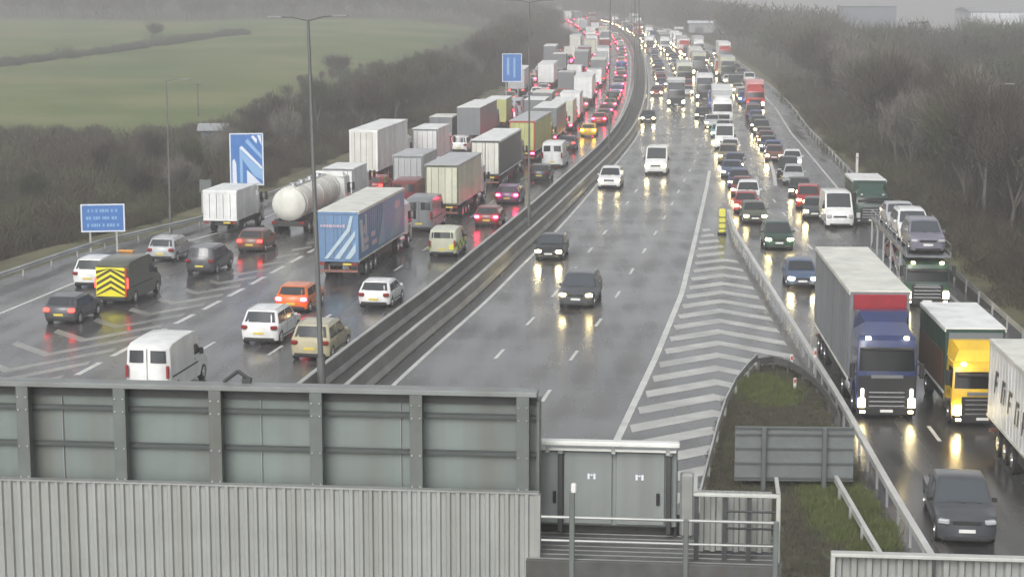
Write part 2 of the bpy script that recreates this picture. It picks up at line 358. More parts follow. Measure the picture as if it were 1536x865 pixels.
def rail(xf, y0, y1, name, label, hgt=.7, post=3.2, n2=False, group=None, z=0.0, th=.31, fat=0.0, bm_=None):
    x0 = xf(y0); t = thing(name, label, 'crash barrier', (x0, y0, z), group=group)
    gb = G(); ys = yr(y0, y1, 4)
    pr = [(-.02, hgt - th), (.05, hgt - th * .78), (-.02, hgt - th * .5), (.05, hgt - th * .22), (-.02, hgt), (-.05, hgt), (-.05, hgt - th)]
    if fat: pr = [(-fat, hgt - .22), (fat, hgt - .22), (fat, hgt), (-fat, hgt)]
    k = len(pr)
    for yy in ys: gb.v += [(xf(yy) + a - x0, yy - y0, b_) for a, b_ in pr]
    for i in range(len(ys) - 1):
        for j in range(k): gb.f.append((i*k+j, (i+1)*k+j, (i+1)*k+(j+1) % k, i*k+(j+1) % k))
    gb.f += [tuple(range(k))[::-1], tuple(range((len(ys)-1)*k, len(ys)*k))]; gb.m = [0] * len(gb.f)
    obj('rail_beam', gb, bm_ or galv, t)
    n = 0; yy = y0 + .5; pm = None
    while yy < y1 and n < 98:
        if pm is None:
            pg = G(); pg.box((0, 0, hgt / 2 - .03), (.08, .12, hgt)); pm = pg.mesh('post', [galv])
        link('post', pm, t, (xf(yy) - x0 - .09, yy - y0, 0)); yy += post if yy < 220 else post * 2.5; n += 1
    return t
rail(lambda y: XL_rail(y), 88, 640, 'steel_crash_barrier', 'galvanised steel crash barrier along the grass verge left of the joining slip road', post=4.0)
rail(lambda y: XR_rail(y), 78, 640, 'steel_crash_barrier', 'galvanised steel crash barrier curving along the wood right of the slip road', post=4.0)
rail(lambda y: XS_rail(y), 40, 144, 'steel_crash_barrier', 'bright steel crash barrier between the nose island and the blue lorry lane', hgt=.78, post=2.4, fat=.11, bm_=mat('pale galvanised beam', (.55, .55, .53), rough=.4, metal=.1, var=.12, vscale=.8, dirt=(.35, .35, .32)))
rail(lambda y: XS_rail(y) - 1.15 - .02 * (y - 40), 40, 66, 'steel_crash_barrier', 'short second steel rail on the grass behind the bright slip road barrier', hgt=.72, post=2.4, fat=.07, bm_=MATS['pale galvanised beam'])
# curved rail round the island nose
def path_rail(pts, label, hgt, bm_, post_every=1):
    t = thing('steel_crash_barrier', label, 'crash barrier', (pts[0][0], pts[0][1], .13)); gb = G()
    P = [Vector((x - pts[0][0], y - pts[0][1], 0)) for x, y in pts]
    for a, b_ in zip(P[:-1], P[1:]):
        d = (b_ - a); ang = math.atan2(d.y, d.x); c = (a + b_) / 2
        gb.box((c.x, c.y, hgt - .15), (d.length + .03, .07, .30), rz=ang)
    obj('rail_beam', gb, bm_, t)
    for p in P[::post_every]:
        pg = G(); pg.box((0, 0, hgt / 2 - .1), (.09, .09, hgt)); obj('post', pg, bm_, t, (p.x, p.y, 0))
iso = [at(1050, 742, .8), at(1063, 690, .8), at(1076, 640, .8), at(1088, 602, .8), at(1104, 570, .8), at(1122, 548, .8), at(1136, 534, .8)]
path_rail(iso, 'pale steel rail curving up the left side of the grass island', .8, galv)
dkst = mat('dull steel', (.10, .10, .095), rough=.5, metal=.2, var=.3, vscale=2)
iso2 = [at(1138, 541, .7), at(1160, 538, .7), at(1182, 544, .7), at(1205, 556, .7), at(1226, 574, .7), at(1244, 596, .7), at(1258, 622, .7)]
path_rail(iso2, 'dull dark rail round the rounded tip of the grass island', .7, dkst)
# small marker posts on the nose
mk = mat('marker white', (.6, .6, .58), rough=.5)
for k, (px, py, hh, lb) in enumerate([(1187, 560, .9, 'white marker post at the tip of the grass island'), (1192, 590, .7, 'short pale stub post standing on the grass island'),
        (1285, 268, 2.3, 'pale square post behind the right hand barrier beside the wood'), (1222, 560, 1.2, 'pale reflector post between the island tip and the slip road barrier')]):
    x, yv = at(px, py); t = thing('marker_post', lb, 'marker post', (x, yv, 0)); gg = G(); gg.box((0, 0, hh / 2), (.13 + .1 * (k == 2), .09, hh), bev=.02); obj('shaft', gg, mk, t)
    gg = G(); gg.box((0, -.052, hh * .82), (.09, .012, .16)); obj('reflector', gg, mat('reflector', (.5, .08, .03), rough=.3), t)
# added block shaped as a yellow light reflection on the nose apex
for k, (px, py) in enumerate([(1083, 352)]):
    x, yv = at(px, py); t = thing('bollard', 'yellow banded block standing in for a light reflection on the chevron nose', 'bollard', (x, yv, 0))
    ym = mat('bollard yellow', (.66, .62, .10), rough=.4)
    gg = G(); gg.box((0, 0, .08), (.6, .6, .16), bev=.05); obj('base', gg, black, t)
    gg = G(); gg.box((0, 0, 1.0), (.46, .28, 1.7), bev=.08); obj('reflection_body', gg, ym, t)
    for zz in (.45, .85, 1.25):
        gg = G(); gg.box((0, 0, zz), (.475, .295, .14), bev=.08); obj('band', gg, mat('band dark', (.10, .11, .04), rough=.4), t)

# ------------------------------------------------------------------ lamp columns
pole_m = mat('lamp column steel', (.13, .135, .13), rough=.5, metal=.3, var=.15, vscale=.8)
def lamp(X, Y, h, double, label, r=.13):
    t = thing('street_lamp', label, 'street lamp', (X, Y, 0), heading(Y), group='lamp columns of the motorway')
    if r > .12: t.rotation_euler.y = -.022
    gg = G(); gg.tube((0, 0, 0), (0, 0, 1.6), r * 1.5, r * 1.45, 12).tube((0, 0, 1.6), (0, 0, h), r, r * .5, 12); obj('pole', gg, pole_m, t, smooth=40)
    for s in ((-1, 1) if double else (double if isinstance(double, int) and double else 1,)):
        gg = G(); gg.tube((0, 0, h - .05), (s * .7, 0, h + .10), .035, .03, 6).tube((s * .7, 0, h + .10), (s * 1.15, 0, h + .12), .03, .025, 6); a = obj('arm', gg, pole_m, t)
        gg = G(); gg.box((s * 1.42, 0, h + .12), (.65, .26, .09), bev=.04); obj('lantern', gg, mat('lantern grey', (.2, .2, .2), rough=.4), a)
mlamps = [(82.8, 'nearest double-armed lamp column, rising from the central reserve behind the sign gantry'), (140, 'second double-armed lamp column of the central reserve, beside the pink-lit red car'),
          (203, 'third double-armed lamp column of the central reserve, left of the small black car'), (266, 'fourth double-armed lamp column of the central reserve, on the bend')]
for Y, lb in mlamps: lamp(M(Y) - (.6 if Y < 100 else .25), Y, 16.2, True, lb, .125 if Y < 100 else .085)
for k, Y in enumerate((330, 395, 460, 525, 590, 660)):
    lamp(M(Y), Y, 15.5, True, 'far lamp column in the central reserve among the %s traffic' % ['red-lit', 'queueing', 'distant', 'hazy', 'very distant', 'farthest'][k])
lamp(-24.9, 139.9, 10.6, False, 'thin lamp column on the left verge between the two blue signs', .075)
lamp(34.2, 139, 10.3, False, 'faint lamp column standing among the trees right of the slip road', .075)

# ------------------------------------------------------------------ roadside signs
sign_blue = mat('sign blue', (.05, .16, .42), rough=.4, var=.12, vscale=2)
sign_white = mat('sign white', (.62, .66, .72), rough=.4)
sign_pale = mat('sign pale blue', (.22, .38, .60), rough=.4)
sign_back = mat('sign back grey', (.135, .15, .15), rough=.5, var=.15, vscale=2)
def sign(X, Y, w, h, z0, rz, label, paintf, name='road_sign', back=False):
    t = thing(name, label, 'road sign', (X, Y, 0), rz)
    gg = G(); gg.box((0, 0, z0 + h / 2), (w, .06, h), bev=.01); p = obj('sign_panel', gg, sign_back if back else sign_blue, t)
    for s in (-1, 1):
        gg = G(); gg.box((s * w * .3, .1, (z0 + h) / 2), (.12, .12, z0 + h)); obj('sign_post', gg, galv, t)
    if not back:
        gg = G(); b_ = .09
        for a in ((0, h / 2 - b_ / 2, w, b_), (0, -h / 2 + b_ / 2, w, b_), (-w / 2 + b_ / 2, 0, b_, h - 2 * b_), (w / 2 - b_ / 2, 0, b_, h - 2 * b_)):
            gg.box((a[0], -.036, z0 + h / 2 + a[1]), (a[2], .012, a[3]))
        obj('sign_border', gg, sign_white, p)
        if paintf: paintf(p, w, h, z0)
    return t
def wordmarks(p, w, h, z0):
    # three rows of unreadable pale lettering
    gg = G(); rr_ = random.Random(3)
    for r_, (a, c) in enumerate(((-.34, .30), (-.38, .33), (-.36, .38))):
        x = a * w
        while x < c * w:
            l = rr_.uniform(.08, .16)
            gg.box((x + l / 2, -.036, z0 + h * (.76 - .26 * r_)), (l, .01, h * .11)); x += l + rr_.choice((.04, .05, .16))
    obj('lettering', gg, sign_pale, p)
x, y = at(156, 378); sign(x, y, 2.85, 1.85, 1.35, R(8), 'small wide blue sign with white border at the far left verge', wordmarks)
def arrows(p, w, h, z0):
    def poly(pts, m, nm='arrow_stroke'):
        gg = G(); gg.plate([((a - .5) * w, -.034, z0 + h * c) for a, c in pts], .012, (0, -1, 0)); obj(nm, gg, m, p)
    poly([(.07, .03), (.20, .03), (.19, .42), (.13, .52), (.08, .47)], sign_white)
    poly([(.30, .05), (.38, .05), (.38, .50), (.72, .18), (.96, .10), (.96, .28), (.36, .66), (.29, .72)], sign_pale)
    poly([(.44, .04), (.50, .04), (.50, .30), (.94, .02), (.94, .04)], sign_white)
    poly([(.29, .72), (.36, .76), (.95, .36), (.95, .30)], sign_white)
    poly([(.46, .84), (.54, .89), (.95, .58), (.95, .50)], sign_pale)
    poly([(.64, .93), (.70, .96), (.82, .88), (.80, .80)], sign_white)
    poly([(.82, .96), (.93, .96), (.95, .76)], sign_white)
x, y = at(376, 330); sign(x - .2, y, 2.5, 3.9, 2.6, R(6), 'tall blue sign with pale slanting arrow strokes above the white box lorry', arrows)
x, y = at(309, 320); sign(x, y, .9, 1.0, 1.6, R(5), 'small plain grey sign left of the white box lorry', None, back=True)
x, y = at(768, 172); sign(x, y, 2.6, 3.7, 4.3, R(4), 'pale hazy blue direction sign far up the left verge', lambda p, w, h, z0: obj('lettering', G().box((-.2*w, -.036, z0+h*.55), (.12*w, .01, .6*h)).box((.12*w, -.036, z0+h*.5), (.1*w, .01, .7*h)), sign_pale, p))
# back of a large ribbed sign standing on the island
def ribbed_back(name, label, X, Y, w, h, z0, rz, posts, rows, group=None):
    t = thing(name, label, 'road sign', (X, Y, 0), rz)
    gg = G(); gg.box((0, .06, z0 + h / 2), (w, .05, h)); p = obj('sign_panel', gg, sign_back, t)
    gg = G()
    for r_ in rows: gg.box((0, 0, z0 + h * r_), (w - .01, .07, .05))
    obj('rib', gg, mat('rib grey', (.085, .095, .092), rough=.5), p)
    for q in posts:
        gg = G(); gg.box((q * w, -.12, (z0 + h) / 2), (.16, .16, z0 + h), bev=.02); obj('sign_post', gg, mat('post grey', (.10, .11, .108), rough=.5, var=.1), t)
x, y = at(1190, 742); ribbed_back('large_sign_back', 'back of a wide grey ribbed sign standing on the grass island', x, y, 4.15, 1.95, .5, R(-2), (-.26, .25), (.06, .33, .6, .86, .98))

# ------------------------------------------------------------------ sign gantry in front of the camera
GA = R(-5.7); G0 = Vector((0, 25.2, 0))
ux, vx = Vector((math.cos(GA), math.sin(GA), 0)), Vector((-math.sin(GA), math.cos(GA), 0))
def gl(px, py, v=0.0):
    """gantry coordinates (u along the gantry, z) of a pixel on the vertical plane v metres behind the gantry axis"""
    d = Vector(ray(px, py)); c = Vector((0, 0, CAMH)); t = ((G0 + vx * v) - c).dot(vx) / d.dot(vx); p = c + d * t - G0
    return p.dot(ux), p.z
def gthing(name, label, cat, u, z, v=0.0, group=None):
    p = G0 + ux * u + vx * v; return thing(name, label, cat, (p.x, p.y, z), GA, group)
green_grey = mat('gantry panel', (.165, .195, .185), rough=.45, var=.12, vscale=.8, dirt=(.115, .105, .09), streak=6)
frame_g = mat('gantry frame', (.115, .132, .127), rough=.45, var=.15, vscale=2, dirt=(.095, .075, .055), streak=4)
rib_d = mat('gantry rib', (.06, .07, .068), rough=.5, var=.1)
sheet_m = mat('corrugated sheet', (.275, .285, .272), rough=.45, var=.12, vscale=1.2, dirt=(.20, .20, .18), streak=6)
steel_m = mat('walkway steel', (.30, .31, .30), rough=.45, metal=.3, var=.15, vscale=2, dirt=(.15, .14, .13))
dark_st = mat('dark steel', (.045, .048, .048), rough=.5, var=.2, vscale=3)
# the big sign seen from behind (left); coordinates: origin at its lower right corner
ur, zt = gl(806, 592); _, zb = gl(806, 742); ul, _ = gl(0, 575); ul -= 3.5
top_l = gl(0, 574)[1]; print('sign', ul, ur, zb, zt, 'left top', top_l)
Wd = ur - ul
t = gthing('gantry_sign', 'large grey sign seen from behind with square posts, above the corrugated sheeting', 'gantry sign', (ul + ur) / 2, zb)
H_ = zt - zb
gg = G(); gg.box((0, .12, H_ / 2), (Wd, .06, H_)); obj('sign_panel', gg, green_grey, t)
gg = G(); gg.box((0, -.02, H_ + .03), (Wd + .02, .30, .07), bev=.01); obj('top_rail', gg, mat('pale frame', (.19, .205, .2), rough=.45, var=.15, vscale=2, dirt=(.1, .09, .08)), t)
gg = G()
for fr in (.77, .40): gg.box((0, .045, H_ * fr), (Wd - .02, .085, .05))
for fr in (.775, .405): gg.box((0, .01, H_ * fr + .03), (Wd - .02, .02, .012))
obj('rib', gg, rib_d, t)
gg = G(); gg.box((0, .06, H_ - .10), (Wd - .02, .05, .10)); obj('upper_dark_channel', gg, dark_st, t)  # dark strip along the panel just below the top rail
gg = G(); gg.box((Wd / 2 - .01 + .02, .16, H_ / 2 - .04), (.035, .35, H_ - .1)); obj('side_panel', gg, frame_g, t)
post_px = [786, 627, 478, 328, 186, 42, -103, -245, -390]
for px in post_px:
    u = gl(px, 650)[0] - (ul + ur) / 2
    if u < -Wd / 2: break
    gg = G(); gg.box((u - .055, -.09, H_ / 2 - .01), (.05, .16, H_), bev=.008).box((u + .055, -.09, H_ / 2 - .01), (.05, .16, H_), bev=.008).box((u, -.05, H_ / 2 - .01), (.10, .05, H_ - .02))
    gg.box((u, -.175, H_ / 2), (.17, .018, H_), bev=.004)
    obj('sign_post', gg, frame_g, t)
gg = G()
for px in (92, 390, 600): 
    u = gl(px, 650)[0] - (ul + ur) / 2; gg.tube((u, .07, .04), (u, .07, H_ - .15), .008, n=6)
obj('cable', gg, sheet_m, t)
gg = G(); rr_ = random.Random(9)
for px in post_px[:6]:
    u = gl(px, 650)[0] - (ul + ur) / 2
    for zz in (.12, H_ * .4, H_ * .77, H_ - .14):
        for s in (-.055, .055): gg.box((u + s, -.19, zz), (.022, .02, .022), bev=.006)
obj('bolt', gg, galv, t)
# bracket sticking up behind the top edge
u = gl(357, 575)[0]; z_ = gl(357, 586)[1]
t = gthing('gantry_bracket', 'small dark bent bracket standing on the top edge of the gantry sign', 'bracket', u, zt + .07)
gg = G(); gg.tube((-.22, .1, 0), (-.02, .1, .15), .03, n=6).tube((-.02, .1, .15), (.16, .1, .02), .03, n=6).box((.10, .1, .03), (.12, .1, .06)); obj('bracket_arm', gg, dark_st, t)
# corrugated sheeting below the sign
def corrugated(t, u0, u1, h, pitch, depth, v0, m, nm='corrugated_sheet'):
    gg = G(); n = int((u1 - u0) / pitch); pr = [(0, 0), (.32, 0), (.45, depth), (.87, depth)]
    xs = []
    for i in range(n):
        for a, d in pr: xs.append((u0 + (i + a) * pitch, v0 + d))
    xs.append((u1, v0)); k = len(xs)
    v = [(a, b_, 0) for a, b_ in xs] + [(a, b_, h) for a, b_ in xs] + [(u0, v0 + depth + .03, 0), (u1, v0 + depth + .03, 0), (u1, v0 + depth + .03, h), (u0, v0 + depth + .03, h)]
    f = [(i, i + 1, k + i + 1, k + i) for i in range(k - 1)] + [(2*k+1, 2*k, 2*k+3, 2*k+2), (k - 1, 2*k+1, 2*k+2, 2*k-1), (2*k, 0, k, 2*k+3)]
    f.append(tuple(range(k, 2*k)) + (2*k+2, 2*k+3)); f.append(tuple(range(k - 1, -1, -1)) + (2*k, 2*k+1))
    gg.add(v, f); return obj(nm, gg, m, t)
ur2, zt2 = gl(808, 742, -.32); zb2 = gl(808, 920, -.32)[1]
t = gthing('corrugated_screen', 'pale corrugated metal screen filling the bottom left, below the gantry sign', 'metal screen', (ul + ur2) / 2, zb2 - .3, -.32)
Hc = zt2 - zb2 + .3; Wc = ur2 - ul
corrugated(t, -Wc / 2, Wc / 2, Hc, .131, .035, 0, sheet_m)
gg = G(); gg.box((0, .06, Hc + .016), (Wc, .12, .025)); obj('top_flashing', gg, steel_m, t)
gg = G(); gg.box((Wc / 2 + .012, .05, Hc / 2), (.022, .13, Hc)); obj('edge_trim', gg, steel_m, t)
# cabinets on the gantry
v1 = .75
u0, zc0 = gl(800, 786, v1); u1, zc1 = gl(1016, 676, v1); Hk = zc1 - zc0
t = gthing('equipment_cabinet', 'grey double-door equipment cabinet under the white rail on the gantry', 'cabinet', (u0 + u1) / 2, zc0, v1)
ck = mat('cabinet grey', (.205, .225, .22), rough=.42, var=.08, vscale=1.5, dirt=(.15, .15, .14), streak=5); wk = u1 - u0; uc = (u0 + u1) / 2
gg = G(); gg.box((0, .3, Hk / 2), (wk, .58, Hk), bev=.02); obj('cabinet_body', gg, ck, t)
for k, (pa, pb) in enumerate(((846, 918), (924, 997), (775, 838))):
    a, b_ = gl(pa, 730, v1)[0] - uc, gl(pb, 730, v1)[0] - uc
    a = max(a, -wk / 2 + .02); gg = G(); gg.box(((a + b_) / 2, -.012, Hk / 2), (b_ - a, .035, Hk - .08), bev=.008); d = obj('door', gg, ck, t)
    hu = {0: None, 1: gl(987, 745, v1)[0] - uc, 2: gl(832, 745, v1)[0] - uc}[k]
    if hu is not None: gg = G(); gg.box((hu, -.045, gl(900, 745, v1)[1] - zc0), (.045, .03, .17), bev=.01); obj('handle', gg, black, d)
    if k < 2:
        mu = gl((888, 960)[k], 713, v1)[0] - uc; mz = gl(888, 713, v1)[1] - zc0; gg = G()
        for s in (-.045, .035): gg.box((mu + s, -.034, mz), (.03, .008, .075))
        gg.box((mu - .005, -.034, mz + .02), (.03, .008, .02)) ; obj('door_marking', gg, MATS['sign white'], d)
for px in (841, 1003):
    a = gl(px, 730, v1)[0] - uc; gg = G(); gg.box((a, -.05, Hk / 2 - .05), (.07, .08, Hk + .05), bev=.01); obj('strut', gg, dark_st, t)
    gg = G(); gg.box((a, -.06, Hk - .02), (.1, .1, .09), bev=.02); obj('strut_cap', gg, steel_m, t)
u2, zr = gl(1020, 667, v1 - .15)
t = gthing('cabinet_canopy_rail', 'thick white rail running above the grey cabinet doors', 'rail', (u0 + u2) / 2, zr, v1 - .15)
gg = G(); gg.box((0, 0, 0), (u2 - u0, .16, .07), bev=.02).box((0, .03, -.10), (u2 - u0 - .1, .04, .035)); obj('rail_bar', gg, mat('white rail', (.62, .63, .60), rough=.4, var=.1, vscale=2, dirt=(.4, .4, .37)), t)
for s in (-.4, .05, .42):
    gg = G(); gg.box((s * (u2 - u0), .09, -.08), (.05, .16, .14)); obj('bracket', gg, galv, t)
# side return right of the cabinet
a0, z0_ = gl(1030, 800, .9); t = gthing('cable_trunking', 'pale vertical cable trunking beside the right end of the cabinet', 'trunking', a0, z0_, .9)
gg = G(); gg.box((0, 0, .42), (.20, .16, .9), bev=.03); obj('trunk_body', gg, steel_m, t)
gg = G(); gg.box((-.16, -.03, .45), (.05, .08, 1.2), bev=.01); obj('conduit', gg, dark_st, t)
# walkway deck with grating below
d0, dz0 = gl(790, 900, -.35); d1, _ = gl(1172, 900, -.35); _, dzt = gl(900, 806, .6)
t = gthing('gantry_walkway', 'dull grey gantry walkway deck below the cabinet', 'walkway', (d0 + d1) / 2, dzt - .12)
gg = G(); L_ = d1 - d0
gg.box((0, .30, .06), (L_, 1.45, .06)); obj('deck', gg, mat('deck grating', (.115, .118, .115), rough=.6, var=.25, vscale=6, dirt=(.06, .06, .055)), t)
gg = G()
for q in range(7): gg.box((0, -.33 + q * .2, .095), (L_ - .05, .02, .012))
obj('grating_bar', gg, steel_m, t)
gg = G(); gg.box((0, -.44, -.06), (L_, .05, .34), bev=.01); obj('edge_beam', gg, mat('walkway beam', (.07, .072, .07), rough=.5, var=.3, vscale=2, dirt=(.05, .042, .03), streak=4), t)
gg = G(); gg.box((-.1, .98, .22), (L_ - .3, .03, .30)); obj('toe_board', gg, MATS['walkway beam'] , t)
gg = G(); gg.box((0, .4, -.5), (L_, .3, .3), bev=.02); obj('support_beam', gg, frame_g, t)
# railing in front of the walkway
rv = -.45
r0, _ = gl(812, 785, rv); r1, rz_ = gl(1166, 784, rv); t = gthing('walkway_railing', 'thin steel handrail in front of the cabinet and walkway', 'railing', (r0 + r1) / 2, dzt, rv)
Lr = r1 - r0; hr = rz_ - dzt
gg = G(); gg.tube((-Lr / 2, 0, hr), (Lr / 2, 0, hr), .022, n=8).tube((-Lr / 2, 0, hr * .45), (Lr / 2, 0, hr * .45), .018, n=8); obj('handrail', gg, steel_m, t)
for px in (858, 1029, 1164):
    a = gl(px, 800, rv)[0] - (r0 + r1) / 2; tp = hr + (.36 if px == 858 else .02)
    gg = G(); gg.box((a, 0, tp / 2 - .3), (.07, .07, tp + .6), bev=.01); obj('rail_post', gg, frame_g, t)
    if px == 858: gg = G(); gg.box((a + .02, 0, tp + .04), (.07, .09, .13), bev=.02); obj('post_cap', gg, mk, t)
# cage at the end of the walkway
cv = -.2
c0, cz = gl(1043, 741, cv); c1, cz2 = gl(1168, 744, cv); cb = gl(1100, 852, cv)[1]
t = gthing('ladder_cage', 'small railed cage with ribbed pale sheeting at the walkway end', 'cage', (c0 + c1) / 2, cb, cv); hw = (c1 - c0) / 2; hh = cz2 - cb
gg = G(); gg.box((0, 0, hh), (2 * hw + .05, .07, .05), bev=.01).box((hw, 0, hh / 2), (.06, .07, hh), bev=.01).box((hw, .45, hh), (.05, .9, .05)).box((-hw, .45, hh), (.05, .9, .05)); obj('cage_frame', gg, mat('pale steel', (.45, .46, .43), rough=.4, metal=.2, var=.15, vscale=2), t)
for a in (-hw + .02, -hw * .28, hw * .30):
    gg = G(); gg.box((a, .03, hh / 2), (.06, .05, hh - .04)); obj('upright', gg, dark_st, t)
for zz in (.33, .55, .78):
    gg = G(); gg.tube((-hw * .25, 0, hh * zz), (hw, 0, hh * zz), .018, n=6); obj('cage_bar', gg, dark_st, t)
s_ = corrugated(t, -hw + .06, hw - .08, hh * .82, .155, .05, .22, sheet_m); s_.location = (0, 0, hh * .16)
gg = G(); gg.box((.1, .3, .02), (1.5 * hw, .5, .1)); obj('cage_floor', gg, dark_st, t)
# lower right sign with ribbed sheeting
lv = -.1
l0, lz = gl(1246, 829, lv); lb_ = gl(1246, 930, lv)[1]; l1 = l0 + 4.2
t = gthing('ribbed_screen', 'pale ribbed metal screen with bright top frame at the bottom right corner', 'metal screen', (l0 + l1) / 2, lb_, lv); hw = (l1 - l0) / 2; hh = lz - lb_
pf = MATS['pale steel']
gg = G(); gg.box((0, -.02, hh), (2 * hw, .16, .05), bev=.01).box((-hw + .03, -.02, hh / 2), (.06, .14, hh), bev=.01); obj('screen_frame', gg, pf, t)
corrugated(t, -hw + .08, hw, hh - .06, .20, .06, .02, sheet_m)
for a in (-hw * .36, hw * .3): gg = G(); gg.box((a, -.04, hh / 2), (.04, .05, hh - .05)); obj('mullion', gg, dark_st, t)
# portal that carries it all (beam out of sight below, legs outside the frame)
t = gthing('gantry_portal', 'steel portal beam carrying the signs across the motorway', 'gantry', 0, 0, .55)
gg = G(); bz = zb2 - 1.0
for zz in (bz, bz - 1.1): gg.box((-3, 0, zz), (50, .3, .3))
for q in range(17): gg.tube((-27 + q * 3, 0, bz), (-25.5 + q * 3, 0, bz - 1.1), .06, n=6).tube((-25.5 + q * 3, 0, bz - 1.1), (-24 + q * 3, 0, bz), .06, n=6)
obj('beam', gg, frame_g, t)
for q in (-28, 22):
    gg = G(); gg.box((q, 0, bz / 2), (.6, .6, bz)); obj('leg', gg, frame_g, t)
for q in (-6.5, -3.2, 0.2, 3.0, 5.4):
    gg = G(); gg.box((q, -.25, bz + .75), (.14, .3, 1.5)); obj('bracket', gg, frame_g, t)

# ------------------------------------------------------------------ vehicles
class Shape:
    def __init__(s, prof, a, b, w, H, belt, tum=.16, rnd=.22, crown=.03, arch=((1.3, .36), (-1.3, .36))):
        s.w, s.H, s.belt, s.tum, s.rnd, s.crown = w, H, belt, tum, rnd, crown; s.a, s.b = a, b; s.arch = arch
        P = list(prof); s.top = P; s.L2 = max(abs(p[0]) for p in P); zb = P[-1][1]
        bot = []
        for (ya, r) in sorted(arch):           # rear arch first
            zc = .32 if r < .45 else .48
            bot.append((ya - r, zb))
            for k in range(1, 6): 
                t = math.pi * k / 6; bot.append((ya - r * math.cos(t), max(zb, zc) + (r) * math.sin(t) - (max(zb, zc) - zb) * (0)))
            bot.append((ya + r, zb))
        s.prof = P + bot
    def hw(s, z):
        t = min(max((z - s.belt) / max(s.H - s.belt, .01), 0), 1); k = s.w * (1 - s.tum * t)
        return k * (1 - .05 * min(max((.5 - z) / .3, 0), 1))
    def pos(s, f, y, z):
        x = f * s.hw(z); q = min(max((abs(y) - .55 * s.L2) / (.45 * s.L2), 0), 1)
        y2 = y - math.copysign(s.rnd * abs(f) ** 3.5 * q, y)
        z2 = z + (s.crown * (1 - f * f) if z > s.belt * .75 else 0) - (.028 if abs(f) > .99 and z > s.belt else 0)
        return (x, y2 * (1 - (.012 if abs(f) > .99 else 0)), z2)
    def body(s):
        g = G(); fr = [-1, -.955, -.65, 0, .65, .955, 1]; n = len(s.prof)
        for f in fr: g.v += [s.pos(f, y, z) for y, z in s.prof]
        for k in range(len(fr) - 1):
            for i in range(n): g.f.append((k*n+i, k*n+(i+1) % n, (k+1)*n+(i+1) % n, (k+1)*n+i))
        for k, flip in ((0, False), (len(fr) - 1, True)):
            up = [k*n+i for i in range(s.a, s.b + 1)]; lo = [k*n+i for i in list(range(s.b, n)) + list(range(0, s.a + 1))]
            for q in (up, lo): g.f.append(tuple(q if flip else q[::-1]))
        g.m = [0] * len(g.f); return g
    def patch(s, P, Q, t0, t1, s0, s1, n=4, o=.014):
        g = G(); d = Vector((0, Q[0] - P[0], Q[1] - P[1])); nr = Vector((0, d.z, -d.y)).normalized()
        if nr.z < 0 or (abs(nr.z) < .02 and nr.y * P[0] < 0): nr = -nr
        if abs(nr.z) < .02: nr = Vector((0, math.copysign(1, P[0]), 0))
        for k in range(n + 1):
            f = s0 + (s1 - s0) * k / n
            for t in (t0, t1):
                p = s.pos(f, P[0] + (Q[0] - P[0]) * t, P[1] + (Q[1] - P[1]) * t); g.v.append(Vector(p) + nr * o)
        for k in range(n): g.f.append((2*k, 2*k+2, 2*k+3, 2*k+1))
        g.m = [0] * n; return g
    def side(s, pts, sgn, o=.012):
        g = G(); v = []
        for y, z in pts: v.append((sgn * (s.hw(z) + o), y, z - .01))
        g.add(v, [tuple(range(len(v)))]); return g

def wheel_parts(parts, x, y, r, w, lod, truck=False):
    g = G(); g.tube((x - w / 2, y, r), (x + w / 2, y, r), r, n=18 if lod == 0 else 10); parts.append(('wheel', g, 'tyre', None))
    if lod == 0:
        sg = 1 if x > 0 else -1; g = G(); xo = x + sg * (w / 2 + .004); ri = r * (.55 if truck else .66)
        g.tube((xo - sg * .02, y, r), (xo + sg * .006, y, r), ri, n=14)
        g.tube((xo, y, r), (xo + sg * .03, y, r), ri * .35, n=8)
        parts.append(('rim', g, 'trim', 'wheel'))

CAR = {}
def car_def(kind, L2, w, H, belt, cowl, rf, rr, tail, hood, bump=.42, rear='hatch', bed=None):
    f = L2
    P = [(f - .06, .24), (f, bump), (f - .04, hood - .12), (f - .2, hood), (cowl + .25, belt - .05), (cowl, belt), (rf, H - .07), (rf - .3, H - .01), ((rf + rr) / 2, H), (rr, H - .05)]
    a = 5
    if rear == 'hatch': P += [(tail, belt), (-f + .04, belt - .08), (-f, bump + .1), (-f + .07, .26)]
    elif rear == 'saloon': P += [(tail, belt), (-f + .1, belt - .02), (-f, belt - .14), (-f, bump), (-f + .08, .26)]
    elif rear == 'pickup': P += [(tail, belt), (tail - .06, belt - .01), (-f + .02, belt - .02), (-f, bump + .05), (-f + .05, .38)]
    elif rear == 'van': P += [(tail, H - .2), (-f, belt), (-f, bump), (-f + .05, .30)]
    b = [i for i, p in enumerate(P) if abs(p[1] - belt) < 1e-6 and p[0] < 0][0]
    CAR[kind] = dict(P=P, a=a, b=b, L2=L2, w=w, H=H, belt=belt, cowl=cowl, rf=rf, rr=rr, tail=tail, hood=hood, bump=bump, rear=rear)
car_def('hatchback', 2.05, .89, 1.47, .93, .98, .25, -1.45, -1.95, .76)
car_def('saloon', 2.32, .91, 1.45, .93, 1.05, .3, -1.15, -1.75, .74, rear='saloon')
car_def('estate car', 2.32, .91, 1.5, .94, 1.1, .35, -1.85, -2.22, .76)
car_def('suv', 2.3, .95, 1.72, 1.05, 1.12, .45, -1.75, -2.18, .92, bump=.5)
car_def('people carrier', 2.25, .92, 1.68, 1.0, 1.35, .55, -1.85, -2.18, .86)
car_def('pickup', 2.6, .95, 1.78, 1.08, 1.25, .55, -.75, -1.0, .98, bump=.5, rear='pickup')
car_def('small van', 2.25, .92, 1.84, 1.05, 1.2, .55, -2.0, -2.2, .88, rear='van')
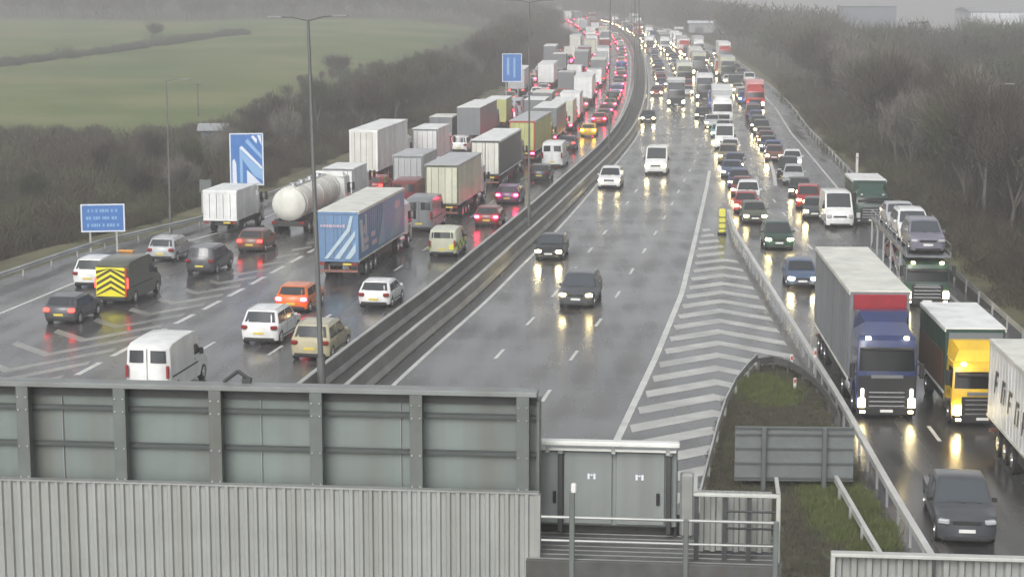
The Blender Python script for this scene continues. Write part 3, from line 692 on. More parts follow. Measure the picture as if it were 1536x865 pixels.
car_def('van', 2.75, 1.0, 2.45, 1.35, 1.75, 1.0, -2.3, -2.7, 1.02, bump=.5, rear='van')
LEN = {k: v['L2'] * 2 for k, v in CAR.items()}

def build_car(kind, lod):
    c = CAR[kind]; L2, w, H, belt = c['L2'], c['w'], c['H'], c['belt']; big = kind == 'van'
    wr = .36 if kind in ('suv', 'pickup', 'van') else .32; ay = L2 - .82; ry = -(L2 - .78) if kind != 'van' else -(L2 - 1.05)
    S_ = Shape(c['P'], c['a'], c['b'], w, H, belt, tum=.06 if big else (.1 if kind == 'small van' else .19), rnd=.2 if big else .26, arch=((ay, wr + .05), (ry, wr + .05)))
    parts = [('body', S_.body(), 'paint', None)]
    P = c['P']; a = c['a']
    parts.append(('windscreen', S_.patch(P[a], P[a + 1], .06, .97, -.88, .88), 'glass', None))
    rrP = P[9], P[10]
    if c['rear'] == 'van':
        if kind == 'small van': parts.append(('rear_window', S_.patch(P[10], P[11], .0, .62, -.8, .8), 'glass', None))
        else:
            for s in (-1, 1): parts.append(('rear_window', S_.patch(P[10], P[11], .12, .72, s * .16, s * .84, 3), 'glass', None))
    else: parts.append(('rear_window', S_.patch(rrP[0], rrP[1], .1, .86, -.84, .84), 'glass', None))
    # side windows
    zt = H - .13; zb = belt + .03; yf0, yf1 = c['cowl'] - .22, c['rf'] - .05
    for s in (-1, 1):
        if kind == 'van': wins = [[(yf0, zb), (yf1 + .08, H - .62), (.62, H - .62), (.62, zb)]]
        elif kind == 'small van': wins = [[(yf0, zb), (yf1, zt - .1), (.0, zt - .1), (.0, zb)]]
        elif kind == 'pickup': wins = [[(yf0, zb), (yf1, zt), (-.02, zt), (-.02, zb)], [(-.1, zb), (-.1, zt), (c['rr'] + .05, zt - .04), (c['rr'] - .06, zb)]]
        else:
            m_ = (yf1 + c['rr']) / 2 + .12
            wins = [[(yf0, zb), (yf1, zt), (m_ + .04, zt), (m_ + .04, zb)], [(m_ - .04, zb), (m_ - .04, zt), (c['rr'] + .08, zt - .03), (c['rr'] - .16 if c['rear'] == 'hatch' else c['rr'] - .05, zb)]]
        for q in wins: parts.append(('side_window', S_.side(q, s), 'glass', None))
    g = G(); g.box((0, 0, .34), (w * 1.62, L2 * 1.82, .30)); parts.append(('underbody', g, 'chass', None))
    for y in (ay, ry):
        for s in (-1, 1): wheel_parts(parts, s * (w - .115), y, wr, .22, lod)
    hz = c['hood'] - .14
    for s in (-1, 1):
        g = G(); g.box((s * (w - .23), L2 - .145, hz), (.36, .22, .15 if not big else .26), bev=.05, rz=-s * .35); parts.append(('headlight', g, 'head', None))
        if c['rear'] == 'van': g = G(); g.box((s * (w - .09), -L2 + .02, belt - .1), (.13, .09, .55 if big else .4), bev=.03)
        elif c['rear'] == 'pickup': g = G(); g.box((s * (w - .08), -L2 + .05, belt - .22), (.13, .10, .32), bev=.03)
        else: g = G(); g.box((s * (w - .20), -L2 + .11, belt - .13), (.34, .2, .19), bev=.05, rz=s * .35)
        parts.append(('tail_light', g, 'tail', None))
    g = G(); g.box((0, L2 - .005, c['bump'] + .06), (.52, .02, .11)); parts.append(('number_plate', g, 'plate_w', None))
    zpl = c['bump'] + .14 if c['rear'] != 'saloon' else c['bump'] + .22
    g = G(); g.box((0, -L2 + .0, zpl), (.52, .03, .11)); parts.append(('number_plate', g, 'plate_y', None))
    if lod == 0:
        g = G(); g.box((0, L2 - .045, hz - .02), (w * .95, .06, .13), bev=.02); parts.append(('grille', g, 'black', None))
        g = G(); g.box((0, L2 - .05, .30), (w * 1.45, .10, .13), bev=.03); parts.append(('front_bumper', g, 'black', None))
        g = G(); g.box((0, -L2 + .06, .34), (w * 1.6, .10, .14), bev=.03); parts.append(('rear_bumper', g, 'black', None))
        for s in (-1, 1):
            g = G(); g.box((s * (w + .09), c['cowl'] - .38, belt + .08), (.18, .1, .14 if not big else .3), bev=.03); parts.append(('mirror', g, 'black' if kind in ('van', 'small van', 'pickup') else 'paint', None))
            for yy in ((.15, -.75) if kind not in ('van', 'small van') else (.7,)):
                g = G(); g.box((s * (w + .003), yy, belt - .16), (.02, .16, .025)); parts.append(('door_handle', g, 'black', None))
        if kind in ('suv', 'estate car', 'people carrier'):
            for s in (-1, 1): g = G(); g.tube((s * (S_.hw(H) - .06), c['rf'] - .25, H + .03), (s * (S_.hw(H) - .06), c['rr'] + .1, H + .03), .018, n=6); parts.append(('roof_rail', g, 'trim', None))
        if kind not in ('van',):
            g = G(); m2 = (c['cowl'] + c['rr']) / 2 - .15
            for s in (-1, 1):
                for yy in (c['cowl'] - .12, m2, c['rr'] + .25): g.box((s * (w - .002), yy, (belt + .50) / 2), (.012, .018, belt - .52))
                g.box((s * (w - .002), (c['cowl'] + c['rr']) / 2, .40), (.02, c['cowl'] - c['rr'] - .3, .05))
            parts[0][1].merge(g, 1)
            g = G(); g.tube((-.1, P[a][0] + .03, belt + .035), (.55, P[a][0] - .12, belt + .13), .012, n=4).tube((-.6, P[a][0] + .0, belt + .04), (.0, P[a][0] - .12, belt + .13), .012, n=4); parts.append(('wiper', g, 'black', None))
        if kind == 'pickup': g = G(); g.box((0, -1.72, belt + .02), (w * 1.6, 1.45, .03)); parts.append(('bed_cover', g, 'black', None))
        if kind == 'van':
            g = G(); g.box((0, -L2 - .003, 1.4), (.02, .02, 1.7)); parts.append(('door_seam', g, 'black', None))
            for s in (-1, 1): g = G(); g.box((s * (w + .006), -.6, .98), (.02, 3.4, .07)); parts.append(('side_moulding', g, 'black', None))
    return parts, L2

def cab_parts(parts, y0, lod, H=2.95, cabL=2.25, fair=0.55, fairname='paint', zs=1.55):
    """heavy lorry cab with its front at y0"""
    w = 1.23; yc = y0 - cabL / 2
    P = [(cabL/2 - .05, .35), (cabL/2, .6), (cabL/2, zs), (cabL/2 - .28, H - .15), (cabL/2 - .5, H), (-cabL/2 + .1, H + .02), (-cabL/2, zs), (-cabL/2, .95)]
    S_ = Shape(P, 2, 6, w, H, zs, tum=.05, rnd=.16, crown=.02, arch=((.2, .56),))
    def sh(g): g.v = [(p[0], p[1] + yc, p[2]) for p in g.v]; return g
    parts.append(('cab', sh(S_.body()), 'paint', None))
    parts.append(('windscreen', sh(S_.patch(P[2], P[3], .06, .78, -.93, .93, 6)), 'glass', None))
    for s in (-1, 1): parts.append(('side_window', sh(S_.side([(cabL/2 - .18, zs + .07), (cabL/2 - .32, zs + .85), (-.15, zs + .85), (-.15, zs + .07)], s)), 'glass', None))
    g = G(); g.box((0, y0 + .01, .86), (1.72, .05, .85), bev=.02); parts.append(('grille', g, 'black', None))
    if lod == 0:
        g = G()
        for k in range(4): g.box((0, y0 + .045, .60 + k * .19), (1.45, .03, .055))
        parts.append(('grille_slat', g, 'trim', 'grille'))
        g = G(); g.box((0, y0 + .03, zs - .13), (1.3, .04, .14), bev=.01); parts.append(('badge_panel', g, 'silvergrey', None))
    g = G(); g.box((0, y0 + .0, .38), (2.42, .16, .34), bev=.05); parts.append(('front_bumper', g, 'black', None))
    g = G(); g.box((0, y0 + .09, .40), (.52, .02, .11)); parts.append(('number_plate', g, 'plate_w', None))
    for s in (-1, 1):
        g = G(); g.box((s * 1.02, y0 - .02, .72), (.30, .16, .42), bev=.06); parts.append(('headlight', g, 'head', None))
        if lod == 0:
            g = G(); g.box((s * .98, y0 + .07, .36), (.2, .05, .10), bev=.02); parts.append(('fog_light', g, 'head', None))
            g = G(); g.box((s * 1.42, y0 - .1, 2.05), (.2, .16, .62), bev=.04); g.tube((s * 1.2, y0 - .3, 2.3), (s * 1.42, y0 - .1, 2.3), .025, n=6).tube((s * 1.2, y0 - .3, 1.85), (s * 1.42, y0 - .1, 1.85), .025, n=6); parts.append(('mirror', g, 'black', None))
            g = G(); g.box((s * .78, y0 - .22, H - .02), (.2, .14, .12), bev=.02); parts.append(('visor_light', g, 'head', None))
    if lod == 0:
        g = G(); g.box((0, y0 - .10, H - .45), (2.1, .16, .12), bev=.03); parts.append(('sun_visor', g, 'black', None))
    if fair:
        b_ = [(-1.12, 0), (1.12, 0), (1.08, fair), (-1.08, fair)]
        g = G(); zb = H + .01; f0 = y0 - .62; r0 = y0 - cabL + .05
        v = [(-1.1, f0, zb), (1.1, f0, zb), (1.16, r0, zb), (-1.16, r0, zb), (-.85, f0 - .35, zb + fair * .6), (.85, f0 - .35, zb + fair * .6), (1.0, f0 - .95, zb + fair), (-1.0, f0 - .95, zb + fair), (1.1, r0, zb + fair), (-1.1, r0, zb + fair)]
        f = [(0, 1, 5, 4), (4, 5, 6, 7), (7, 6, 8, 9), (1, 2, 8, 6, 5), (0, 4, 7, 9, 3), (2, 3, 9, 8)]
        g.add(v, f); parts.append(('wind_deflector', g, fairname, None))
    return yc

def box_body(parts, y0, y1, z0, z1, w, lod, curtain=True, front_panel=None):
    yc, L = (y0 + y1) / 2, y0 - y1
    g = G(); g.box((0, yc, (z0 + z1) / 2), (w * 2, L, z1 - z0), bev=.02); parts.append(('load_box', g, 'paint2', None))
    g = G(); g.box((0, yc, z1 + .012), (w * 2 + .05, L + .05, .06), bev=.01); parts.append(('roof', g, 'paint3', None))
    if lod == 0:
        g = G()
        for s in (-1, 1):
            for k in range(int(L / .55)):
                yy = y1 + .3 + k * .55; g.box((s * (w + .006), yy, (z0 + z1) / 2), (.016, .035, z1 - z0 - .25))
        parts[-2][1].merge(g)
        g = G()
        for s in (-1, 1): g.box((s * (w + .015), yc, z0 + .03), (.04, L, .10)).box((s * (w + .012), yc, z1 - .07), (.045, L + .04, .12))
        parts.append(('side_rail', g, 'paint3', 'load_box'))
        g = G()
        for s in (-1, 1): g.box((s * (w - .06), y1 - .02, (z0 + z1) / 2), (.12, .06, z1 - z0), bev=.01)
        g.box((0, y1 - .02, z1 - .08), (2 * w, .07, .16), bev=.01).box((0, y1 - .02, z0 + .04), (2 * w, .08, .14), bev=.01)
        parts.append(('rear_frame', g, 'framec', None))
        for s in (-1, 1):
            g = G(); g.box((s * (w * .47), y1 - .02, (z0 + z1) / 2 - .02), (w * .88, .03, z1 - z0 - .32)); parts.append(('rear_door', g, 'door', None))
            g = G()
            for q in (.2, .62): g.tube((s * w * q, y1 - .055, z0 + .15), (s * w * q, y1 - .055, z1 - .2), .018, n=6)
            parts.append(('locking_bar', g, 'trim', 'rear_door'))

def build_artic(lod, L=16.2, z1=4.12, H=2.95, zs=1.55, fair=.55):
    parts = []; h = L / 2
    cab_parts(parts, h - .05, lod, H=H, zs=zs, fair=fair)
    ty0 = h - 2.75; ty1 = -h
    g = G(); g.box((0, h - 3.0, .75), (.95, 5.6, .3)).box((0, (ty0 + ty1) / 2, .98), (1.0, ty0 - ty1 - .2, .24)); parts.append(('chassis', g, 'chass', None))
    box_body(parts, ty0, ty1, 1.15, z1, 1.26, lod)
    for y in (h - 1.35, h - 4.7, ty1 + 4.6, ty1 + 3.3, ty1 + 2.0):
        for s in (-1, 1): wheel_parts(parts, s * 1.08, y, .5, .32, lod, True)
    for s in (-1, 1):
        g = G(); g.box((s * 1.17, (h - 6.4 + ty1 + 5.4) / 2, .82), (.05, (h - 6.4) - (ty1 + 5.4), .42)); parts.append(('side_guard', g, 'chass', None))
        g = G(); g.box((s * 1.02, ty1 + .0, .98), (.36, .10, .16), bev=.02); parts.append(('tail_light', g, 'tail', None))
    if lod == 0:
        for s in (-1, 1):
            g = G(); g.tube((s * .98, h - 3.9, .72), (s * .98, h - 2.5, .72), .27, n=12); parts.append(('fuel_tank', g, 'trim', None))
            g = G(); g.box((s * 1.05, ty1 + 1.35, .55), (.36, .02, .5)); parts.append(('mudflap', g, 'black', None))
        g = G(); g.box((0, ty1 + .05, .55), (2.35, .12, .14)).box((-.6, ty1 + .3, .75), (.08, .4, .4)).box((.6, ty1 + .3, .75), (.08, .4, .4)); parts.append(('underrun_bar', g, 'redwhite', None))
        g = G(); g.box((.55, ty1 - .06, .98), (.52, .02, .12)); parts.append(('number_plate', g, 'plate_y', None))
    return parts, h

def build_boxlorry(lod, L=8.4, H=3.7, small=False):
    parts = []; h = L / 2
    if small: # luton / light box lorry
        cab_parts(parts, h, lod, H=2.25, cabL=1.9, fair=.6)
    else: cab_parts(parts, h, lod, H=2.6, cabL=1.95, fair=.7)
    y0 = h - 2.05
    g = G(); g.box((0, 0, .78), (.9, L - .4, .3)); parts.append(('chassis', g, 'chass', None))
    box_body(parts, y0, -h, 1.02, H, 1.22, lod)
    for y in (h - 1.1, -h + 1.9):
        for s in (-1, 1): wheel_parts(parts, s * 1.05, y, .45, .3, lod, True)
    for s in (-1, 1):
        g = G(); g.box((s * 1.0, -h, .86), (.32, .1, .15), bev=.02); parts.append(('tail_light', g, 'tail', None))
        g = G(); g.box((s * 1.12, -.1, .78), (.05, L * .36, .34)); parts.append(('side_guard', g, 'chass', None))
    if lod == 0:
        g = G(); g.box((.5, -h - .03, .86), (.52, .02, .12)); parts.append(('number_plate', g, 'plate_y', None))
    return parts, h

def build_coach(lod, L=11.5):
    parts = []; h = L / 2; H = 3.55; w = 1.26
    P = [(h - .05, .35), (h, .6), (h - .02, 1.25), (h - .35, H - .45), (h - .75, H - .05), (0, H), (-h + .3, H - .04), (-h + .02, 1.25), (-h, .6), (-h + .06, .4)]
    S_ = Shape(P, 2, 7, w, H, 1.25, tum=.07, rnd=.25, crown=.03, arch=((h - 2.6, .56), (-h + 3.2, .56)))
    parts.append(('body', S_.body(), 'paint', None)); parts.append(('windscreen', S_.patch(P[2], P[3], .12, .95, -.9, .9, 6), 'glass', None))
    parts.append(('rear_window', S_.patch(P[6], P[7], .2, .5, -.7, .7, 4), 'glass', None))
    y = h - 1.0
    while y > -h + 1.2:
        for s in (-1, 1): parts.append(('side_window', S_.side([(y, 1.5), (y - .15, 2.9), (y - 1.32, 2.9), (y - 1.22, 1.5)], s), 'glass', None))
        y -= 1.42
    g = G(); g.box((0, h - .02, .55), (2.4, .14, .5), bev=.05); parts.append(('front_bumper', g, 'black', None))
    g = G(); g.box((0, 0, .5), (2.2, L * .95, .3)); parts.append(('underbody', g, 'chass', None))
    g = G(); g.box((0, -1, H + .08), (1.5, 2.4, .16), bev=.05); parts.append(('roof_unit', g, 'paint3', None))
    for yy in (h - 2.6, -h + 3.2):
        for s in (-1, 1): wheel_parts(parts, s * 1.08, yy, .5, .3, lod, True)
    for s in (-1, 1):
        g = G(); g.box((s * .95, h + .04, .72), (.4, .12, .2), bev=.04); parts.append(('headlight', g, 'head', None))
        g = G(); g.box((s * 1.02, -h + .05, .9), (.2, .1, .5), bev=.03); parts.append(('tail_light', g, 'tail', None))
        g = G(); g.box((s * 1.5, h + .15, 2.3), (.2, .16, .5), bev=.04).tube((s * 1.15, h - .35, 3.0), (s * 1.5, h + .15, 2.5), .03, n=6); parts.append(('mirror', g, 'black', None))
    return parts, h

def build_tanker(lod, L=14.0):
    parts = []; h = L / 2
    cab_parts(parts, h, lod, fair=.4)
    g = G(); n = 20; y0, y1 = h - 3.0, -h; prof = [(y1, .5), (y1 + .12, .95), (y1 + .35, 1.18), (y0 - .35, 1.18), (y0 - .12, .95), (y0, .5)]
    for yy, r in prof:
        for i in range(n): t = 2*math.pi*i/n; g.v.append((r * math.cos(t) * 1.03, yy, 2.15 + r * math.sin(t)))
    for k in range(len(prof) - 1):
        for i in range(n): g.f.append((k*n+i, k*n+(i+1) % n, (k+1)*n+(i+1) % n, (k+1)*n+i))
    g.f += [tuple(range(n))[::-1], tuple(range((len(prof)-1)*n, len(prof)*n))]; g.m = [0] * len(g.f); parts.append(('tank', g, 'paint2', None))
    g = G()
    for q in range(5):
        yy = y1 + .9 + q * (y0 - y1 - 1.8) / 4
        for i in range(n):
            t0, t1 = 2*math.pi*i/n, 2*math.pi*(i+1)/n; g.tube((1.2*math.cos(t0)*1.03, yy, 2.15+1.2*math.sin(t0)), (1.2*math.cos(t1)*1.03, yy, 2.15+1.2*math.sin(t1)), .03, n=4)
    parts[-1][1].merge(g)
    g = G(); g.box((0, (y0 + y1) / 2, 3.36), (.55, (y0 - y1) * .8, .08))
    for q in range(4): g.tube((0, y1 + 1.6 + q * 2.3, 3.2), (0, y1 + 1.6 + q * 2.3, 3.55), .25, n=10)
    parts.append(('catwalk', g, 'trim', None))
    g = G(); g.box((0, 0, .85), (1.0, L - 1.0, .3)).box((0, y1 + .3, .8), (2.3, .4, .35)); parts.append(('chassis', g, 'chass', None))
    for y in (h - 1.35, h - 4.4, y1 + 3.6, y1 + 2.4, y1 + 1.2):
        for s in (-1, 1): wheel_parts(parts, s * 1.08, y, .5, .32, lod, True)
    for s in (-1, 1):
        g = G(); g.box((s * 1.0, y1 + .08, .9), (.36, .1, .16)); parts.append(('tail_light', g, 'tail', None))
    return parts, h

def build_transporter(lod, L=16.4):
    parts = []; h = L / 2
    cab_parts(parts, h, lod, H=2.5, cabL=1.9, fair=0, zs=1.4)
    g = G(); g.box((0, -.3, .78), (1.0, L - 1.4, .28)); parts.append(('chassis', g, 'chass', None))
    g = G(); g.box((0, -1.4, .99), (2.46, L - 4.0, .10)); parts.append(('lower_deck', g, 'framec', None))
    g = G(); g.box((0, .1, 2.86), (2.46, L - .1, .09))
    for s in (-1, 1): g.box((s * 1.2, .1, 2.98), (.07, L - .1, .16))
    parts.append(('upper_deck', g, 'framec', None))
    for s in (-1, 1):
        for yy in (h - 2.4, h - 6.6, -1.9, -h + 3.2, -h + .3):
            g = G(); g.box((s * 1.2, yy, 1.93), (.10, .16, 1.82), bev=.01); parts.append(('deck_post', g, 'paint2', None))
        g = G(); g.tube((s * 1.2, h - 2.4, 1.1), (s * 1.2, h - 6.6, 2.7), .05, n=6).tube((s * 1.2, -h + .3, 1.1), (s * 1.2, -h + 3.2, 2.7), .05, n=6); parts.append(('ramp_strut', g, 'trim', None))
        g = G(); g.tube((s * 1.22, h - .1, 3.5), (s * 1.22, -h + .2, 3.5), .022, n=6)
        for q in range(9): g.tube((s * 1.22, h - .1 - q * (L - .3) / 8, 3.0), (s * 1.22, h - .1 - q * (L - .3) / 8, 3.5), .02, n=6)
        parts.append(('deck_rail', g, 'trim', None))
        g = G(); g.box((s * 1.0, -h, .9), (.34, .1, .16)); parts.append(('tail_light', g, 'tail', None))
        for yy in (h - 1.3, h - 4.6, -h + 4.4, -h + 3.2): wheel_parts(parts, s * 1.05, yy, .46, .3, lod, True)
    return parts, h

PROTO = {}
BUILD = {'car transporter': build_transporter, 'articulated lorry': build_artic, 'box lorry': build_boxlorry, 'coach': build_coach, 'tanker': build_tanker,
         'tall trailer lorry': lambda l: build_artic(l, z1=4.7), 'high cab lorry': lambda l: build_artic(l, 16.2, 4.9, 3.4, 1.95, .85), 'light box lorry': lambda l: build_boxlorry(l, 6.9, 3.1, True), 'short lorry': lambda l: build_artic(l, 13.2)}
LEN.update({'car transporter': 16.4, 'high cab lorry': 16.2, 'articulated lorry': 16.2, 'box lorry': 8.4, 'coach': 11.5, 'tanker': 14.0, 'tall trailer lorry': 16.2, 'light box lorry': 6.9, 'short lorry': 13.2})
FIXED = {'glass': glass, 'black': black, 'tyre': tyre_m, 'trim': chrome, 'chass': chass, 'plate_w': plate_w, 'plate_y': plate_y, 'silvergrey': mat('grey trim', (.16, .165, .17), rough=.35),
         'redwhite': mat('underrun bar', (.22, .10, .08), rough=.4, var=.3, vscale=2)}
OBJM = ('paint', 'paint2', 'paint3', 'head', 'tail', 'door', 'framec')
def proto(kind, lod):
    if (kind, lod) in PROTO: return PROTO[kind, lod]
    parts, h = BUILD[kind](min(lod, 1)) if kind in BUILD else build_car(kind, min(lod, 1))
    if lod == 2:
        keys = []; gg = G()
        for nm, g, mk_, par in parts:
            if nm in ('number_plate', 'underbody', 'mirror'): continue
            if mk_ not in keys: keys.append(mk_)
            gg.merge(g, keys.index(mk_))
        me = gg.mesh(kind.replace(' ', '_'), [FIXED.get(k, black) for k in keys], 35)
        PROTO[kind, lod] = (me, keys, h); return PROTO[kind, lod]
    out = []
    for nm, g, mk_, par in parts:
        sm_ = 35 if nm in ('body', 'cab', 'windscreen', 'wheel', 'tank', 'rear_window', 'fuel_tank') else None
        out.append((nm, g.mesh(nm, [FIXED.get(mk_, black)] + ([black] if max(g.m) > 0 else []), sm_), mk_, par))
    PROTO[kind, lod] = (out, None, h); return PROTO[kind, lod]
CATS = {'hatchback': 'car', 'saloon': 'car', 'estate car': 'car', 'suv': 'car', 'people carrier': 'car', 'pickup': 'pickup truck', 'small van': 'van', 'van': 'van', 'coach': 'coach', 'tanker': 'tanker'}
ALLV = []
def vehicle(kind, X, Y, front_to_cam, col, head=head_off, tail=tail_off, col2=None, col3='offwhite', label=None, group=None, lod=None, door=None, framec='grey', rot=0.0, near_end=True, glassm=None):
    """near_end: (X, Y) is the ground point under the end of the vehicle nearest the camera"""
    if rot == 0.0 and front_to_cam and Y < 142 and X > XS_rail(Y): rot = .10    # the slip road runs straighter than the main line
    hd = heading(Y) + rot; L2 = LEN[kind] / 2
    cy = Y + (L2 * math.cos(hd) if near_end else 0); cxx = X + (-L2 * math.sin(hd) if near_end else 0)
    d = cy
    if lod is None: lod = 0 if d < 215 else (1 if d < 360 else 2)
    rz = hd + (math.pi if front_to_cam else 0)
    pm = {'paint': paint(col), 'paint2': panel(col2 or col), 'paint3': panel(col3), 'head': head, 'tail': tail, 'door': panel(door or col2 or col), 'framec': panel(framec)}
    me, keys, h = proto(kind, lod)
    nm = kind.replace(' ', '_')
    if lod == 2:
        o = link(nm, me, None, (cxx, cy, 0), rz)
        for i, k in enumerate(keys):
            if k in pm: o.material_slots[i].link = 'OBJECT'; o.material_slots[i].material = pm[k]
        tag(o, label, CATS.get(kind, 'lorry'), group)
    else:
        o = thing(nm, label, CATS.get(kind, 'lorry'), (cxx, cy, 0), rz, group); last = {}
        for pn, pme, mk_, par in me:
            q = link(pn, pme, last.get(par, o) if par else o)
            if mk_ in pm: q.material_slots[0].link = 'OBJECT'; q.material_slots[0].material = pm[mk_]
            if kind in BUILD and kind != 'coach' and mk_ == 'glass': q.material_slots[0].link = 'OBJECT'; q.material_slots[0].material = dark_glass
            if glassm and mk_ == 'glass': q.material_slots[0].link = 'OBJECT'; q.material_slots[0].material = glassm
            last[pn] = q
    ALLV.append((cxx, cy, LEN[kind], o)); return o
def vp(kind, px, py, **k):
    x, y = at(px, py); side = x > M(y); lab = k.pop('label'); col = k.pop('col')
    return vehicle(kind, x, y, side, col, label=lab, **k)

# ---- left carriageway, near vehicles (their backs towards the camera)
hon = dict(tail=tail_on); hso = dict(tail=tail_soft)
vp('van', 222, 600, col='white', label='white panel van with green tinted side just above the big grey sign', tail=tail_off)
vp('suv', 388, 519, col='white', label='white car with black rear window between the panel van and the beige suv')
vp('suv', 464, 543, col='beige', label='beige suv passing behind the thick lamp column')
o = vp('hatchback', 436, 471, col='orange', label='bright orange car with glowing brake lights behind the blue curtain lorry', tail=tail_on)
vp('hatchback', 560, 464, col='white', label='white hatchback in the lane beside the concrete barrier')
cv = vp('small van', 663, 387, col='cream', label='cream support van with yellow and green squares on its side', tail=tail_off)
vp('hatchback', 729, 342, col='dark red', label='dark red car braking between cream van and the lamp column', tail=tail_on)
vp('estate car', 760, 308, col='purple', label='purple car braking just beyond the dark red car', tail=tail_on)
vp('hatchback', 808, 273, col='black', label='small black car in the barrier lane behind the white van')
vp('van', 828, 253, col='white', label='white van in the barrier lane ahead of the small black car')
vp('hatchback', 850, 226, col='dark grey', label='dark grey hatchback just ahead of the white van near the third lamp column', tail=tail_soft)
vp('hatchback', 882, 206, col='yellow', label='yellow car braking beside the barrier beyond the green trailer', tail=amber_on)
vp('hatchback', 898, 188, col='red', label='red car braking directly ahead of the yellow car', tail=tail_on)
vp('hatchback', 88, 488, col='dark grey', label='dark hatchback with one red light at the far left of the wet chevrons', tail=tail_soft)
vp('suv', 131, 434, col='white', label='white suv partly hidden by the chevron backed van')
hv = vp('van', 168, 458, col='olive', label='olive van whose back is covered in yellow and red chevrons', tail=tail_soft)
vp('estate car', 240, 394, col='silver', label='silver estate car in the outer slip lane left of the dark people carrier')
vp('people carrier', 299, 413, col='dark grey', label='dark grey people carrier beside the end of the left chevrons')
vp('hatchback', 374, 380, col='brown', label='brown hatchback right of the white box lorry', tail=tail_soft)
vp('light box lorry', 331, 352, col='white', col2='white', col3='white', label='white box lorry below the tall blue sign', framec='white')
vp('tanker', 432, 353, col='white', col2='offwhite', label='white cylindrical tanker lorry left of the lamp column')
vp('light box lorry', 508, 312, col='white', col2='white', col3='white', label='white box lorry seen over the roof of the blue curtain lorry')
tw = vp('tall trailer lorry', 546, 276, col='white', col2='white', col3='white', door='offwhite', framec='white', label='tallest white trailer with square rounded back among the slip road lorries')
tl = vp('articulated lorry', 508, 420, col='white', col2='steel blue', col3='offwhite', door='steel blue', framec='steel blue', tail=tail_off, label='blue curtain lorry with pale diagonal stripes on its back')
vp('van', 628, 349, col='grey', label='grey van squeezed between the blue curtain lorry and the cream trailer', rot=0)
ct = vp('short lorry', 663, 330, col='white', col2='cream', col3='silver', door='cream', framec='olive', label='cream box trailer lorry with dark frame round its rear doors')
vp('articulated lorry', 728, 283, col='grey', col2='dark grey', col3='white', door='offwhite', framec='dark grey', label='dark lorry with white roof ahead of the cream trailer')
vp('articulated lorry', 783, 245, col='green', col2='yellow green', col3='silver', door='yellow green', framec='red', tail=tail_on, label='yellow green trailer lorry with red lights low on its back')
vp('articulated lorry', 703, 219, col='grey', col2='grey', col3='white', label='grey lorry with bright white roof edge at the left of the queue')
vp('box lorry', 744, 196, col='green', col2='yellow green', col3='white', label='pale green box lorry beside the far blue direction sign')
vp('box lorry', 612, 302, col='grey', col2='silver', col3='silver', label='silver box lorry just left of the cream trailer roof')
vp('hatchback', 648, 262, col='white', label='white hatchback glimpsed above the cream trailer roof')
vp('saloon', 628, 270, col='dark grey', label='dark saloon glimpsed over the cream trailer, left of the white hatchback')
# extra marks on individual vehicles --------------------------------------
def local(o, name, g, m, par=None): return obj(name, g, m, par or o)
# chevrons on the highways van (rear face at local y=-2.75)
yl = mat('chevron yellow', (.75, .68, .03), rough=.35, emit=None); rd = mat('chevron dark', (.06, .05, .02), rough=.4); rr2 = mat('chevron red', (.55, .03, .02), rough=.4)
g = G(); g.box((0, -2.79, 1.32), (1.74, .035, 1.62), bev=.01); bp_ = local(hv, 'rear_board', g, yl)
g = G()
for k in range(5):
    z0 = .45 + k * .33
    for s in (-1, 1):
        p = [(0, z0 + .48), (0, z0 + .64), (s * .84, z0 + .16), (s * .84, z0 + .0)]
        p = [(a, min(max(b_, .54), 2.1)) for a, b_ in p]
        if max(b_ for a, b_ in p) - min(b_ for a, b_ in p) > .1: g.plate([(a, -2.812, b_) for a, b_ in p], .008, (0, -1, 0))
local(hv, 'chevron_stripe', g, rd, bp_)
g = G(); g.box((.86, -2.80, 1.32), (.10, .04, 1.62)); local(hv, 'red_edge', g, rr2, bp_)
g = G(); g.box((-.5, 2.0 - 1.0, 2.52), (.9, .25, .12), bev=.03); local(hv, 'light_bar', g, mat('amber lens', (.6, .25, .02), rough=.2))
# battenburg on the support van
g = G()
for k in range(6):
    for r_ in range(2):
        if (k + r_) % 2: continue
        for s in (-1, 1): g.box((s * .925, -1.9 + k * .6, .62 + r_ * .26), (.016, .58, .25))
local(cv, 'side_squares', g, mat('square yellow', (.68, .66, .05), rough=.4))
g = G()
for k in range(6):
    for r_ in range(2):
        if (k + r_) % 2 == 0: continue
        for s in (-1, 1): g.box((s * .925, -1.9 + k * .6, .62 + r_ * .26), (.016, .58, .25))
local(cv, 'side_squares', g, mat('square green', (.03, .16, .07), rough=.4))
g = G(); g.box((.62, -2.262, .72), (.3, .02, .34)); local(cv, 'yellow_panel', g, MATS['square yellow'])
# livery of the slate blue curtain lorry
H_ = 8.1; st1 = mat('livery pale', (.40, .50, .56), rough=.45, var=.1); st2 = mat('livery blue', (.15, .27, .45), rough=.45, var=.1); st3 = mat('livery pink', (.50, .38, .44), rough=.45, var=.15); st4 = mat('livery teal', (.20, .36, .44), rough=.45, var=.1)
def rear_poly(pts, m, nm='stripe'): g = G(); g.plate([(a, -H_ - .078, z) for a, z in pts], .008, (0, -1, 0)); local(tl, nm, g, m)
rear_poly([(-.85, 1.3), (-.62, 1.3), (.75, 3.0), (.95, 3.9), (.78, 3.9), (.55, 3.1)], st1)
rear_poly([(-.25, 1.3), (.10, 1.3), (1.08, 2.7), (1.08, 3.05)], st1)
rear_poly([(.42, 1.3), (.75, 1.3), (1.1, 1.75), (1.1, 2.3)], st1)
g = G(); rr_ = random.Random(4); x_ = -1.05
while x_ < .35: l = rr_.uniform(.1, .2); g.box((x_ + l / 2, -H_ - .08, 3.28), (l, .008, .17 * rr_.uniform(.7, 1.2))); x_ += l + .05
